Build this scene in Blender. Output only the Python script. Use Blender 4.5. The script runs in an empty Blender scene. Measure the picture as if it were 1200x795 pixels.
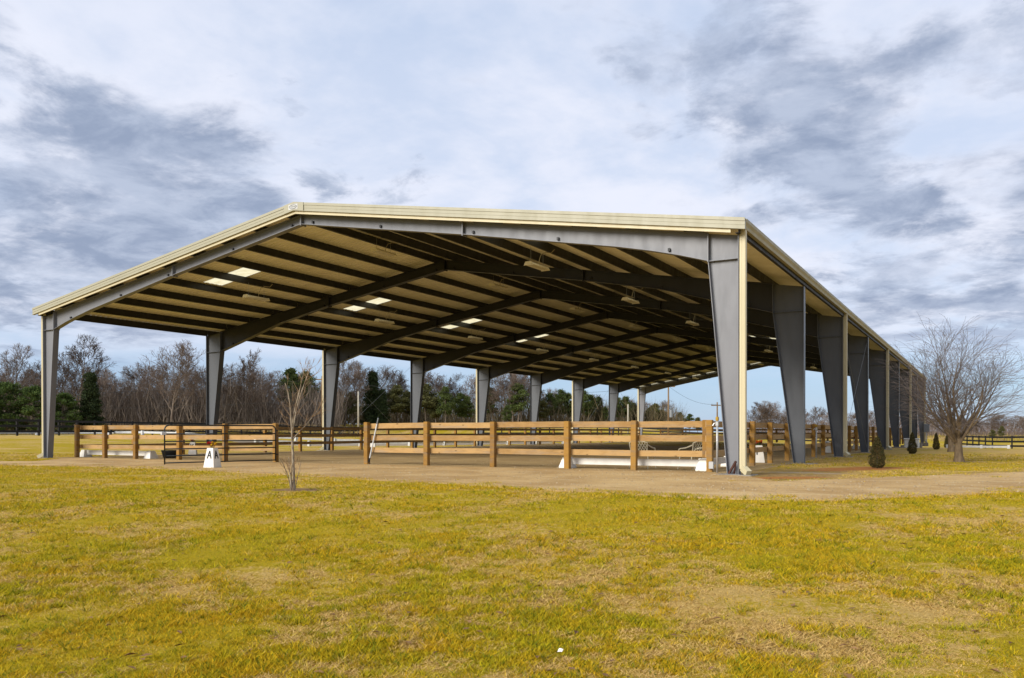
import bpy, math, random
import numpy as np
from mathutils import Vector, Matrix

random.seed(7)
RNG = np.random.default_rng(11)
SC = bpy.context.scene
COL = SC.collection
D2R = math.radians

# ------------------------------------------------------------------ camera
CAM = np.array([5.7012, -22.1193, 1.1301])
YAW, PITCH, ROLL = D2R(29.650), D2R(-0.364), D2R(-0.079)
FPX, PPY = 979.65, 513.0                       # focal length and principal row in 1200x795 pixels
FW = np.array([-math.sin(YAW)*math.cos(PITCH), math.cos(YAW)*math.cos(PITCH), math.sin(PITCH)])
_rt = np.array([math.cos(YAW), math.sin(YAW), 0.0])
_up = np.cross(_rt, FW)
RT = math.cos(ROLL)*_rt + math.sin(ROLL)*_up
UP = np.cross(RT, FW)
cam_data = bpy.data.cameras.new('camera')
cam_data.sensor_width = 36.0
cam_data.lens = FPX/1200*36.0
cam_data.shift_y = (PPY-397.5)/1200
cam_data.clip_start = 0.1
cam_data.clip_end = 9000
cam = bpy.data.objects.new('camera', cam_data)
cam.matrix_world = Matrix(((RT[0], UP[0], -FW[0], CAM[0]), (RT[1], UP[1], -FW[1], CAM[1]),
                           (RT[2], UP[2], -FW[2], CAM[2]), (0, 0, 0, 1)))
COL.objects.link(cam)
SC.camera = cam

# ------------------------------------------------------------------ light
SUN_AZ = np.array([-0.36, -0.93])              # horizontal direction towards the sun
SUN_AZ = SUN_AZ/np.linalg.norm(SUN_AZ)
SUN_EL = D2R(28)
SUNV = Vector((SUN_AZ[0]*math.cos(SUN_EL), SUN_AZ[1]*math.cos(SUN_EL), math.sin(SUN_EL)))
sl = bpy.data.lights.new('sun', 'SUN')
sl.energy = 2.45
sl.angle = D2R(30)
sl.color = (1.0, 0.95, 0.87)
sun = bpy.data.objects.new('sun', sl)
sun.rotation_euler = SUNV.to_track_quat('Z', 'Y').to_euler()
COL.objects.link(sun)

SC.view_settings.view_transform = 'Standard'
SC.view_settings.look = 'None'
SC.view_settings.gamma = 1.0
SC.view_settings.exposure = 1.06
SC.view_settings.use_curve_mapping = False


class NT:
    """small helper for building node trees"""
    def __init__(self, tree):
        self.t = tree

    def n(self, typ, **kw):
        nd = self.t.nodes.new(typ)
        for k, v in kw.items():
            setattr(nd, k, v)
        return nd

    def put(self, sock, v):
        if isinstance(v, bpy.types.NodeSocket):
            self.t.links.new(v, sock)
        elif v is not None:
            sock.default_value = v

    def math(self, op, a, b=None, clamp=False):
        nd = self.n('ShaderNodeMath', operation=op, use_clamp=clamp)
        self.put(nd.inputs[0], a)
        if b is not None:
            self.put(nd.inputs[1], b)
        return nd.outputs[0]

    def vmath(self, op, a, b=None):
        nd = self.n('ShaderNodeVectorMath', operation=op)
        self.put(nd.inputs[0], a)
        if b is not None:
            self.put(nd.inputs[1], b)
        return nd.outputs['Value'] if op in ('DOT_PRODUCT', 'DISTANCE', 'LENGTH') else nd.outputs[0]

    def mix(self, f, a, b):
        nd = self.n('ShaderNodeMix', data_type='RGBA')
        self.put(nd.inputs[0], f)
        self.put(nd.inputs[6], a)
        self.put(nd.inputs[7], b)
        return nd.outputs[2]

    def noise(self, vec, scale, detail=4, rough=0.55, dist=0.0, col=False):
        nd = self.n('ShaderNodeTexNoise')
        if vec is not None:
            self.put(nd.inputs['Vector'], vec)
        nd.inputs['Scale'].default_value = scale
        nd.inputs['Detail'].default_value = detail
        nd.inputs['Roughness'].default_value = rough
        nd.inputs['Distortion'].default_value = dist
        return nd.outputs['Color'] if col else nd.outputs[0]

    def ss(self, v, lo, hi, a=0.0, b=1.0):
        nd = self.n('ShaderNodeMapRange', interpolation_type='SMOOTHSTEP')
        self.put(nd.inputs[0], v)
        for i, x in enumerate((lo, hi, a, b)):
            nd.inputs[1+i].default_value = x
        return nd.outputs[0]

    def scale(self, vec, s):
        nd = self.n('ShaderNodeMapping')
        self.put(nd.inputs[0], vec)
        nd.inputs['Scale'].default_value = s
        return nd.outputs[0]


def rgb(c):
    return (c[0], c[1], c[2], 1.0)


def ray(u, v):
    return FW + RT*((u-600)/FPX) + UP*((PPY-v)/FPX)


def build_world():
    w = bpy.data.worlds.new('World')
    SC.world = w
    w.use_nodes = True
    t = NT(w.node_tree)
    w.node_tree.nodes.clear()
    out = t.n('ShaderNodeOutputWorld')
    bg = t.n('ShaderNodeBackground')
    bg.inputs[1].default_value = 0.1
    w.node_tree.links.new(bg.outputs[0], out.inputs[0])
    sky = t.n('ShaderNodeTexSky', sky_type='NISHITA')
    sky.sun_disc = False
    sky.sun_elevation = SUN_EL
    sky.sun_rotation = math.atan2(SUN_AZ[0], SUN_AZ[1])
    sky.air_density = 1.0
    sky.dust_density = 0.6
    sky.ozone_density = 2.0
    d = t.n('ShaderNodeTexCoord').outputs['Generated']
    sep = t.n('ShaderNodeSeparateXYZ')
    t.put(sep.inputs[0], d)
    z = t.math('MAXIMUM', sep.outputs[2], 0.0)
    zz = t.math('ADD', z, 0.16)
    comb = t.n('ShaderNodeCombineXYZ')
    t.put(comb.inputs[0], t.math('DIVIDE', sep.outputs[0], zz))
    t.put(comb.inputs[1], t.math('DIVIDE', sep.outputs[1], zz))
    P = comb.outputs[0]
    n1 = t.noise(P, 2.8, 10, 0.60, 0.2)
    n2 = t.noise(P, 1.1, 6, 0.6, 0.4)
    # warped direction so the large cloud banks get torn edges
    wc = t.noise(P, 3.2, 8, 0.62, 0.3, col=True)
    wv = t.vmath('SUBTRACT', wc, (0.5, 0.5, 0.5))
    nd = t.n('ShaderNodeVectorMath', operation='SCALE')
    t.put(nd.inputs[0], wv)
    nd.inputs[3].default_value = 0.30
    dw = t.vmath('ADD', d, nd.outputs[0])
    banks = [  # image column, row, angular radius, weight
        (50, 200, .11, 1.0), (150, 240, .14, 1.05), (235, 258, .12, 1.0), (30, 320, .10, .95), (130, 310, .14, .85),
        (360, 135, .035, .6), (400, 222, .06, .8), (450, 228, .04, .6),
        (760, 70, .085, .7), (840, 95, .10, .95), (930, 130, .12, 1.0), (960, 180, .13, 1.0), (1020, 215, .11, .9),
        (1010, 120, .10, .8), (1090, 120, .09, .6), (1180, 75, .08, .7), (1060, 255, .06, .5), (1130, 175, .08, .4),
        (1010, 315, .05, .7), (1080, 350, .11, .85), (1180, 345, .10, .9), (1000, 375, .09, .6), (1120, 385, .10, .6),
        (560, 100, .05, .25), (-120, 240, .16, .8), (1340, 200, .18, .7), (-60, 60, .10, .4), (90, 395, .06, .35)]
    acc = None
    for (u, v, r, wgt) in banks:
        c = ray(u, v)
        c = c/np.linalg.norm(c)
        dist = t.vmath('DISTANCE', dw, tuple(float(x) for x in c))
        m = t.ss(dist, r*1.25, r*0.1, 0.0, wgt)
        acc = m if acc is None else t.math('MAXIMUM', acc, m)
    fine = t.math('MULTIPLY', t.math('SUBTRACT', n1, 0.5), 2.1)
    dens = t.math('ADD', t.math('MULTIPLY', acc, 0.86), fine)
    cloud = t.ss(dens, 0.16, 0.88)
    # bright thin overcast between the banks, thinner towards the zenith and at the skyline
    veil = t.ss(t.math('ADD', n2, t.math('MULTIPLY', t.math('SUBTRACT', n1, .5), .6)), 0.30, 0.62)
    el_low = t.ss(z, 0.045, 0.13)
    el_hi = t.ss(z, 0.36, 0.52, 1.0, 0.72)
    veil = t.math('MULTIPLY', t.math('ADD', t.math('MULTIPLY', veil, .38), .62), el_hi)
    veil = t.math('MULTIPLY', veil, t.math('ADD', t.math('MULTIPLY', el_low, .84), .16))
    K = 10.0
    white = rgb((.405*K, .422*K, .482*K))
    grey = rgb((.158*K, .192*K, .265*K))
    base = t.mix(0.78, sky.outputs[0], rgb((.105*K, .195*K, .335*K)))
    c1 = t.mix(veil, base, white)
    cl = t.math('MULTIPLY', cloud, t.math('ADD', t.math('MULTIPLY', el_low, .55), .40))
    n5 = t.noise(P, 4.5, 9, 0.62, 0.3)
    grey = t.mix(t.ss(n5, .36, .66), rgb((.138*K, .172*K, .245*K)), rgb((.235*K, .270*K, .345*K)))
    c2 = t.mix(cl, c1, grey)
    t.put(bg.inputs[0], c2)


build_world()


# ------------------------------------------------------------------ helpers
def on_y(u, v, Y):
    D = ray(u, v)
    return CAM + D*((Y-CAM[1])/D[1])


def on_x(u, v, X):
    D = ray(u, v)
    return CAM + D*((X-CAM[0])/D[0])


def at_depth(u, v, t):
    return CAM + ray(u, v)*t


def sstep(x):
    x = np.clip(x, 0, 1)
    return x*x*(3-2*x)


FXY = FW[:2]/np.linalg.norm(FW[:2])
RXY = np.array([FXY[1], -FXY[0]])


def st(x, y):
    dx, dy = x-CAM[0], y-CAM[1]
    return dx*RXY[0]+dy*RXY[1], dx*FXY[0]+dy*FXY[1]


def ground_z(x, y):
    s, t = st(np.asarray(x, float), np.asarray(y, float))
    z = 0.9*sstep((-s-14)/22)*sstep((t-32)/30)
    z = z + 2.0*sstep((t-105)/60)*(1-sstep((s-20)/40))
    z = z - 0.72*sstep((s-20)/30)*sstep((t-45)/45)*(1-.5*sstep((t-140)/100))
    z = z - 0.45*sstep((15.5-t)/12)
    return z


def on_ground(u, v):
    D = ray(u, v)
    t = 2.0
    while t < 900:
        P = CAM + D*t
        if P[2] <= float(ground_z(P[0], P[1])):
            lo, hi = t/1.01, t
            for _ in range(25):
                m = (lo+hi)/2
                P = CAM + D*m
                if P[2] <= float(ground_z(P[0], P[1])):
                    hi = m
                else:
                    lo = m
            return CAM + D*hi
        t *= 1.01
    return CAM + D*900


_hash_tab = RNG.random((256, 256))


def vnoise(x, y, seed=0):
    x = np.asarray(x, float)+seed*17.3
    y = np.asarray(y, float)+seed*9.1
    xi, yi = np.floor(x).astype(int), np.floor(y).astype(int)
    fx, fy = x-xi, y-yi
    fx, fy = fx*fx*(3-2*fx), fy*fy*(3-2*fy)
    g = lambda a, b: _hash_tab[a % 256, b % 256]
    return (g(xi, yi)*(1-fx)+g(xi+1, yi)*fx)*(1-fy)+(g(xi, yi+1)*(1-fx)+g(xi+1, yi+1)*fx)*fy


def fbm(x, y, seed=0, oct=4):
    a, s, tot = 0.0, 1.0, 0.0
    for k in range(oct):
        a = a + s*vnoise(np.asarray(x)*2**k, np.asarray(y)*2**k, seed+k*3)
        tot += s
        s *= .55
    return a/tot


class MB:
    """collects shapes into one mesh"""
    def __init__(self):
        self.v, self.f = [], []

    def add(self, vs, fs):
        b = len(self.v)
        self.v.extend([tuple(map(float, p)) for p in vs])
        self.f.extend([tuple(i+b for i in f) for f in fs])

    def box(self, x0, x1, y0, y1, z0, z1):
        vs = [(x, y, z) for z in (z0, z1) for y in (y0, y1) for x in (x0, x1)]
        self.add(vs, [(0, 2, 3, 1), (4, 5, 7, 6), (0, 1, 5, 4), (2, 6, 7, 3), (0, 4, 6, 2), (1, 3, 7, 5)])
        return self

    def chbox(self, x0, x1, y0, y1, z0, z1, c=0.008):
        """box with chamfered vertical and top edges"""
        def ring(i, z):
            return [(x0+c+i, y0+i, z), (x1-c-i, y0+i, z), (x1-i, y0+c+i, z), (x1-i, y1-c-i, z),
                    (x1-c-i, y1-i, z), (x0+c+i, y1-i, z), (x0+i, y1-c-i, z), (x0+i, y0+c+i, z)]
        vs = ring(0, z0)+ring(0, z1-c)+ring(c, z1)
        fs = [tuple(range(7, -1, -1)), tuple(range(16, 24))]
        for k in (0, 8):
            for i in range(8):
                j = (i+1) % 8
                fs.append((k+i, k+j, k+8+j, k+8+i))
        self.add(vs, fs)
        return self

    def bar(self, a, b, w, h, upv=(0, 0, 1)):
        """rectangular bar from a to b, w sideways, h along upv"""
        a, b = np.array(a, float), np.array(b, float)
        d = (b-a)/np.linalg.norm(b-a)
        s = np.cross(d, upv)
        s /= np.linalg.norm(s)
        u = np.cross(s, d)
        vs = [p+s*i*w/2+u*j*h/2 for p in (a, b) for j in (-1, 1) for i in (-1, 1)]
        self.add(vs, [(0, 1, 3, 2), (4, 6, 7, 5), (0, 4, 5, 1), (2, 3, 7, 6), (0, 2, 6, 4), (1, 5, 7, 3)])
        return self

    def prism_y(self, poly, y0, y1):
        """polygon in (x, z) extruded along y"""
        n = len(poly)
        vs = [(x, y0, z) for x, z in poly]+[(x, y1, z) for x, z in poly]
        fs = [tuple(range(n)), tuple(range(2*n-1, n-1, -1))]
        for i in range(n):
            j = (i+1) % n
            fs.append((i, i+n, j+n, j))
        self.add(vs, fs)
        return self

    def tube(self, pts, rad, n=6, cap=True):
        pts = [np.array(p, float) for p in pts]
        m = len(pts)
        if np.isscalar(rad):
            rad = [rad]*m
        vs, fs = [], []
        ref = None
        for i in range(m):
            d = pts[min(i+1, m-1)]-pts[max(i-1, 0)]
            L = np.linalg.norm(d)
            d = d/L if L > 1e-9 else np.array([0, 0, 1.0])
            if ref is None:
                ref = np.array([1.0, 0, 0]) if abs(d[0]) < .8 else np.array([0, 1.0, 0])
            a = ref-d*np.dot(ref, d)
            a /= np.linalg.norm(a)
            ref = a
            b = np.cross(d, a)
            for k in range(n):
                an = 2*math.pi*k/n
                vs.append(pts[i]+(a*math.cos(an)+b*math.sin(an))*rad[i])
        for i in range(m-1):
            for k in range(n):
                k2 = (k+1) % n
                fs.append((i*n+k, i*n+k2, (i+1)*n+k2, (i+1)*n+k))
        if cap:
            fs.append(tuple(range(n-1, -1, -1)))
            fs.append(tuple(range((m-1)*n, m*n)))
        self.add(vs, fs)
        return self

    def mesh(self, name, mat, smooth=False):
        me = bpy.data.meshes.new(name)
        me.from_pydata(self.v, [], self.f)
        if mat is not None:
            me.materials.append(mat)
        if smooth:
            me.polygons.foreach_set('use_smooth', [True]*len(me.polygons))
        me.update()
        return me

    def build(self, name, mat, parent=None, smooth=False):
        return link(name, self.mesh(name, mat, smooth), parent)


def link(name, me, parent=None):
    o = bpy.data.objects.new(name, me)
    COL.objects.link(o)
    if parent is not None:
        o.parent = parent
    return o


def fast_mesh(name, verts, tris, mat, col=None, smooth=False):
    """triangle mesh from numpy arrays; col = per-vertex colour"""
    me = bpy.data.meshes.new(name)
    nv, nt = len(verts), len(tris)
    me.vertices.add(nv)
    me.vertices.foreach_set('co', np.asarray(verts, np.float32).ravel())
    me.loops.add(nt*3)
    me.loops.foreach_set('vertex_index', np.asarray(tris, np.int32).ravel())
    me.polygons.add(nt)
    me.polygons.foreach_set('loop_start', np.arange(0, nt*3, 3, dtype=np.int32))
    if smooth:
        me.polygons.foreach_set('use_smooth', np.ones(nt, bool))
    me.update(calc_edges=True)
    if col is not None:
        a = me.color_attributes.new('col', 'FLOAT_COLOR', 'POINT')
        c4 = np.ones((nv, 4), np.float32)
        c4[:, :3] = col
        a.data.foreach_set('color', c4.ravel())
    me.materials.append(mat)
    return me


def tag(o, label=None, cat=None, group=None, kind=None):
    if label:
        o['label'] = label
    if cat:
        o['category'] = cat
    if group:
        o['group'] = group
    if kind:
        o['kind'] = kind
    return o


def empty(name, loc=(0, 0, 0), rz=0.0):
    o = bpy.data.objects.new(name, None)
    o.empty_display_size = 0.2
    o.location = loc
    o.rotation_euler = (0, 0, rz)
    COL.objects.link(o)
    return o


# ------------------------------------------------------------------ materials
def material(name, rough=0.6, spec=0.35, metal=0.0):
    m = bpy.data.materials.new(name)
    m.use_nodes = True
    t = NT(m.node_tree)
    b = m.node_tree.nodes['Principled BSDF']
    b.inputs['Roughness'].default_value = rough
    b.inputs['Specular IOR Level'].default_value = spec
    b.inputs['Metallic'].default_value = metal
    return m, t, b


def bump(t, b, h, strength=0.3, dist=0.01):
    bn = t.n('ShaderNodeBump')
    bn.inputs['Strength'].default_value = strength
    bn.inputs['Distance'].default_value = dist
    t.put(bn.inputs['Height'], h)
    t.put(b.inputs['Normal'], bn.outputs[0])


def obj_vec(t):
    return t.n('ShaderNodeTexCoord').outputs['Object']


def pos_vec(t):
    return t.n('ShaderNodeNewGeometry').outputs['Position']


def obj_random(t):
    return t.n('ShaderNodeObjectInfo').outputs['Random']


def paint(name, c, c2=None, rough=0.5, spec=0.35, scale=1.6, streak=0.25, metal=0.0):
    """painted metal with faint streaks and dust"""
    m, t, b = material(name, rough, spec, metal)
    P = pos_vec(t)
    n = t.noise(t.scale(P, (1.0, 1.0, .25)), scale*3, 5, .6)
    n2 = t.noise(P, scale*.5, 4, .55)
    c2 = c2 or tuple(x*.72 for x in c)
    f = t.math('ADD', t.math('MULTIPLY', t.ss(n, .35, .75), streak), t.math('MULTIPLY', t.ss(n2, .4, .7), streak))
    t.put(b.inputs['Base Color'], t.mix(f, rgb(c), rgb(c2)))
    t.put(b.inputs['Roughness'], t.ss(n, .2, .8, rough-.1, rough+.12))
    return m


def wood(name, light, dark, grain=1.0):
    m, t, b = material(name, .75, .2)
    P = pos_vec(t)
    R = obj_random(t)
    off = t.n('ShaderNodeCombineXYZ')
    for i in range(3):
        t.put(off.inputs[i], t.math('MULTIPLY', R, 37.0+i*11))
    Q = t.vmath('ADD', P, off.outputs[0])
    g1 = t.noise(t.scale(Q, (3, 3, 38)), 1.6*grain, 6, .65, .6)
    g2 = t.noise(t.scale(Q, (1.2, 1.2, 2.0)), 2.2, 4, .6)
    kn = t.n('ShaderNodeTexVoronoi')
    t.put(kn.inputs['Vector'], t.scale(Q, (2.0, 2.0, 5.0)))
    kn.inputs['Scale'].default_value = 1.0
    knot = t.ss(kn.outputs['Distance'], .05, .14, 1.0, 0.0)
    f = t.math('ADD', t.math('MULTIPLY', t.ss(g1, .35, .7), .55), t.math('MULTIPLY', t.ss(g2, .35, .7), .45))
    f = t.math('ADD', f, t.math('MULTIPLY', t.math('SUBTRACT', R, .5), .8), True)
    c = t.mix(f, rgb(light), rgb(dark))
    g3 = t.noise(t.scale(Q, (.8, .8, 6.0)), 1.1, 5, .65, .4)
    grey = sum(light)/3*.8
    c = t.mix(t.math('MULTIPLY', t.ss(g3, .46, .72), .55), c, rgb((grey*1.15, grey*.98, grey*.78)))
    c = t.mix(t.math('MULTIPLY', knot, .75), c, rgb(tuple(x*.35 for x in dark)))
    t.put(b.inputs['Base Color'], c)
    bump(t, b, g1, .35, .006)
    return m


def plain(name, c, rough=.6, spec=.3, var=.15, scale=6.0):
    m, t, b = material(name, rough, spec)
    n = t.noise(obj_vec(t), scale, 4, .6)
    t.put(b.inputs['Base Color'], t.mix(t.ss(n, .3, .7), rgb(c), rgb(tuple(x*(1-var) for x in c))))
    return m


def attr_mat(name, rough=.8, transl=0.0, var=.0):
    m, t, b = material(name, rough, .15)
    a = t.n('ShaderNodeVertexColor')
    a.layer_name = 'col'
    c = a.outputs[0]
    if var:
        R = obj_random(t)
        hs = t.n('ShaderNodeHueSaturation')
        t.put(hs.inputs['Value'], t.math('ADD', t.math('MULTIPLY', R, var), 1-var/2))
        t.put(hs.inputs['Color'], c)
        c = hs.outputs[0]
    t.put(b.inputs['Base Color'], c)
    if transl:
        tr = t.n('ShaderNodeBsdfTranslucent')
        t.put(tr.inputs[0], c)
        mx = t.n('ShaderNodeMixShader')
        mx.inputs[0].default_value = transl
        out = m.node_tree.nodes['Material Output']
        m.node_tree.links.new(b.outputs[0], mx.inputs[1])
        m.node_tree.links.new(tr.outputs[0], mx.inputs[2])
        m.node_tree.links.new(mx.outputs[0], out.inputs[0])
    return m


def grass_ground():
    m, t, b = material('lawn', .95, .1)
    P = pos_vec(t)
    a = t.n('ShaderNodeAttribute')
    a.attribute_name = 'straw'
    ab = t.n('ShaderNodeAttribute')
    ab.attribute_name = 'bare'
    n1 = t.noise(P, 7, 6, .65)
    n2 = t.noise(P, 28, 6, .7)
    n3 = t.noise(P, .55, 5, .6)
    green = t.mix(t.ss(n2, .35, .65), rgb((.285, .196, .006)), rgb((.430, .300, .014)))
    green = t.mix(t.ss(n3, .35, .68), green, rgb((.315, .228, .007)))
    straw = t.mix(t.ss(n2, .3, .7), rgb((.370, .235, .060)), rgb((.51, .345, .115)))
    f = t.math('ADD', a.outputs['Fac'], t.math('MULTIPLY', t.math('SUBTRACT', n1, .5), 1.3))
    f = t.math('ADD', f, t.math('MULTIPLY', t.math('SUBTRACT', n2, .5), .5))
    c = t.mix(t.ss(f, .42, .78), green, straw)
    dirt = t.mix(t.ss(n1, .3, .7), rgb((.25, .165, .085)), rgb((.165, .098, .046)))
    fb = t.math('ADD', ab.outputs['Fac'], t.math('MULTIPLY', t.math('SUBTRACT', n1, .5), .8))
    c = t.mix(t.ss(fb, .4, .75), c, dirt)
    for nm, ca, cb in (('pale', (.36, .29, .20), (.27, .205, .13)), ('clay', (.40, .165, .045), (.27, .115, .035))):
        at = t.n('ShaderNodeAttribute')
        at.attribute_name = nm
        fa = t.math('ADD', at.outputs['Fac'], t.math('MULTIPLY', t.math('SUBTRACT', n1, .5), 1.2))
        fa = t.math('ADD', fa, t.math('MULTIPLY', t.math('SUBTRACT', n2, .5), .5))
        c = t.mix(t.ss(fa, .35, .9), c, t.mix(t.ss(n2, .35, .65), rgb(ca), rgb(cb)))
    t.put(b.inputs['Base Color'], c)
    bump(t, b, t.math('ADD', n2, n1), .8, .03)
    return m


def gravel_mat(name, c1, c2, c3, scale=1.0):
    m, t, b = material(name, .95, .12)
    P = pos_vec(t)
    n1 = t.noise(P, .45*scale, 6, .62, .4)
    n2 = t.noise(P, 9*scale, 6, .7)
    n3 = t.noise(t.scale(P, (.35, 1.5, 1)), 1.3*scale, 5, .6, .5)
    c = t.mix(t.ss(n1, .35, .66), rgb(c1), rgb(c2))
    c = t.mix(t.math('MULTIPLY', t.ss(n3, .5, .75), .7), c, rgb(c3))
    c = t.mix(t.math('MULTIPLY', t.ss(n2, .48, .72), .45), c, rgb(tuple(x*.5 for x in c2)))
    t.put(b.inputs['Base Color'], c)
    n4 = t.noise(t.scale(P, (.5, 2.2, 1)), 3.5*scale, 6, .7, .6)
    c = t.mix(t.math('MULTIPLY', t.ss(n4, .55, .72), .55), c, rgb(tuple(x*.55 for x in c1)))
    t.put(b.inputs['Base Color'], c)
    v = t.n('ShaderNodeTexVoronoi')
    t.put(v.inputs['Vector'], P)
    v.inputs['Scale'].default_value = 26
    bump(t, b, t.math('ADD', n2, t.math('MULTIPLY', v.outputs['Distance'], .6)), .7, .025)
    return m


def roof_under():
    m, t, b = material('cream_roof_sheet', .5, .4)
    P = pos_vec(t)
    n = t.noise(t.scale(P, (.25, 3.0, 1)), 1.4, 5, .6)
    n2 = t.noise(P, .5, 4, .6)
    c = t.mix(t.ss(n, .3, .72), rgb((.90, .86, .70)), rgb((.80, .755, .595)))
    c = t.mix(t.math('MULTIPLY', t.ss(n2, .45, .7), .4), c, rgb((.66, .60, .44)))
    t.put(b.inputs['Base Color'], c)
    return m


def skylight_mat():
    m, t, b = material('translucent_panel', .5, .3)
    n = t.noise(pos_vec(t), 3, 4, .6)
    c = t.mix(t.ss(n, .3, .75), rgb((.82, .74, .49)), rgb((.68, .59, .34)))
    tr = t.n('ShaderNodeBsdfTranslucent')
    t.put(tr.inputs[0], c)
    t.put(b.inputs['Base Color'], c)
    mx = t.n('ShaderNodeMixShader')
    mx.inputs[0].default_value = .85
    out = m.node_tree.nodes['Material Output']
    m.node_tree.links.new(b.outputs[0], mx.inputs[1])
    m.node_tree.links.new(tr.outputs[0], mx.inputs[2])
    m.node_tree.links.new(mx.outputs[0], out.inputs[0])
    return m


def bark_mat(name, c1, c2, scale=14, var=.35):
    m, t, b = material(name, .9, .1)
    P = obj_vec(t)
    n = t.noise(t.scale(P, (1, 1, .3)), scale, 5, .65)
    R = obj_random(t)
    c = t.mix(t.ss(n, .3, .7), rgb(c1), rgb(c2))
    hs = t.n('ShaderNodeHueSaturation')
    t.put(hs.inputs['Value'], t.math('ADD', t.math('MULTIPLY', R, var*2), 1-var))
    t.put(hs.inputs['Color'], c)
    t.put(b.inputs['Base Color'], hs.outputs[0])
    bump(t, b, n, .6, .02)
    return m


M = {}
M['lawn'] = grass_ground()
M['drive'] = gravel_mat('drive_gravel', (.50, .335, .148), (.355, .222, .090), (.56, .415, .220))
M['footing'] = gravel_mat('arena_footing', (.38, .270, .125), (.280, .190, .085), (.43, .315, .155), 1.3)
M['clay'] = gravel_mat('red_clay', (.32, .135, .042), (.24, .10, .032), (.36, .20, .085), 2.0)
M['pale_dirt'] = gravel_mat('pale_dirt', (.33, .275, .20), (.25, .195, .13), (.30, .22, .13), 2.0)
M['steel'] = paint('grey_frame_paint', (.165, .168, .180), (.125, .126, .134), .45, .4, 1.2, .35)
M['steel_shade'] = paint('shade_toned_frame_paint', (.088, .095, .106), (.068, .072, .080), .45, .4, 1.2, .35)  # frame grey for interior columns, roof shade put into the colour
M['rafter'] = paint('shade_toned_rafter_paint', (.020, .020, .022), (.014, .014, .016), .45, .4, 1.2, .35)  # frame grey taken near black: under-roof shade coloured into interior rafters
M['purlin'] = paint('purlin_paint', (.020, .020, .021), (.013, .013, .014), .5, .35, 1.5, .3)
M['trim'] = paint('khaki_trim', (.325, .305, .215), (.265, .248, .172), .45, .4, 1.0, .3)
M['trim_light'] = paint('cream_trim', (.52, .455, .285), (.44, .38, .235), .45, .4, 1.0, .3)
M['roof'] = roof_under()
M['sky_panel'] = skylight_mat()
M['concrete'] = plain('concrete', (.27, .235, .185), .9, .15, .35, 4)
M['wood'] = wood('treated_pine', (.415, .255, .100), (.265, .150, .050))
M['post'] = wood('treated_pine_post', (.31, .165, .034), (.195, .097, .018))
M['black_rail'] = wood('black_painted_rail', (.020, .019, .018), (.011, .011, .011))
M['gate'] = plain('black_gate_tube', (.012, .016, .017), .4, .4, .3)
M['white'] = plain('white_plastic', (.72, .69, .62), .45, .4, .14, 3)
M['white_dull'] = plain('weathered_white', (.55, .55, .53), .6, .3, .2, 3)
M['ink'] = plain('black_lettering', (.010, .011, .012), .5, .3, .2)
M['red'] = plain('red_petals', (.55, .030, .020), .6, .2, .35, 30)
M['orange'] = plain('orange_petals', (.75, .20, .015), .6, .2, .35, 30)
M['yellow'] = plain('yellow_petals', (.72, .43, .025), .6, .2, .35, 30)
M['ochre'] = plain('ochre_paint', (.42, .25, .02), .6, .3, .3)
M['leafgreen'] = plain('green_stems', (.06, .11, .02), .7, .2, .35, 30)
M['tub'] = plain('black_rubber', (.012, .014, .016), .55, .3, .3)
M['galv'] = paint('galvanised_pipe', (.40, .40, .39), (.30, .30, .29), .4, .5, 3, .3, .4)
M['greybox'] = plain('grey_enclosure', (.20, .215, .23), .5, .35, .15)
M['chair'] = plain('cream_metal', (.62, .56, .40), .5, .35, .2, 8)
M['lamp'] = plain('cream_lamp_housing', (.82, .77, .62), .45, .35, .12)
M['cord'] = plain('tan_cord', (.42, .36, .24), .6, .2, .2)
M['rust'] = plain('rusty_bracket', (.075, .028, .018), .7, .3, .4)
M['pole_wood'] = bark_mat('utility_pole_wood', (.20, .135, .075), (.13, .085, .048), 6, .2)
M['pole_pale'] = plain('pale_pole', (.42, .38, .30), .7, .2, .2)
M['wire'] = plain('wire', (.05, .05, .05), .6, .2, .1)
M['paper'] = plain('paper', (.75, .72, .66), .8, .1, .1)
M['bark'] = bark_mat('winter_bark', (.168, .134, .106), (.104, .080, .060))
M['twig'] = bark_mat('winter_twigs', (.165, .124, .098), (.116, .086, .068))
M['willow_bark'] = bark_mat('willow_bark', (.205, .150, .092), (.110, .078, .048), 9, .1)
M['willow_twig'] = bark_mat('willow_twigs', (.175, .145, .130), (.120, .096, .085), 9, .1)
M['sap_bark'] = bark_mat('pale_sapling_bark', (.46, .39, .29), (.13, .085, .055), 11, .05)
M['sap_twig'] = bark_mat('sapling_twigs', (.27, .175, .095), (.17, .105, .058), 16, .05)
M['needles'] = attr_mat('needles', .8, .15, .35)
M['cypress'] = attr_mat('cypress_leaf', .8, .10, .15)
M['brush'] = attr_mat('brush', .9, .0, .0)
M['blade'] = attr_mat('grass_blade', .8, .25, .0)

# ------------------------------------------------------------------ terrain, drive, arena floor
DRIVE_NEAR = [(-160, 542.5), (-80, 543.8), (0, 545.3), (100, 547), (200, 550), (300, 555), (400, 560.5), (500, 566), (600, 572),
              (700, 577.5), (800, 582), (900, 586.5), (960, 587.5), (1050, 583.5), (1200, 577), (1330, 571)]
DRIVE_FAR_R = [(1330, 549), (1200, 553.2), (1100, 557), (1000, 561), (905, 564.5)]
DRIVE_FAR_L = [(40, 540.8), (0, 540.8), (-80, 539.8), (-160, 539)]


def ground_xy(q):
    p = on_ground(*q)
    return (p[0], p[1])


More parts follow.
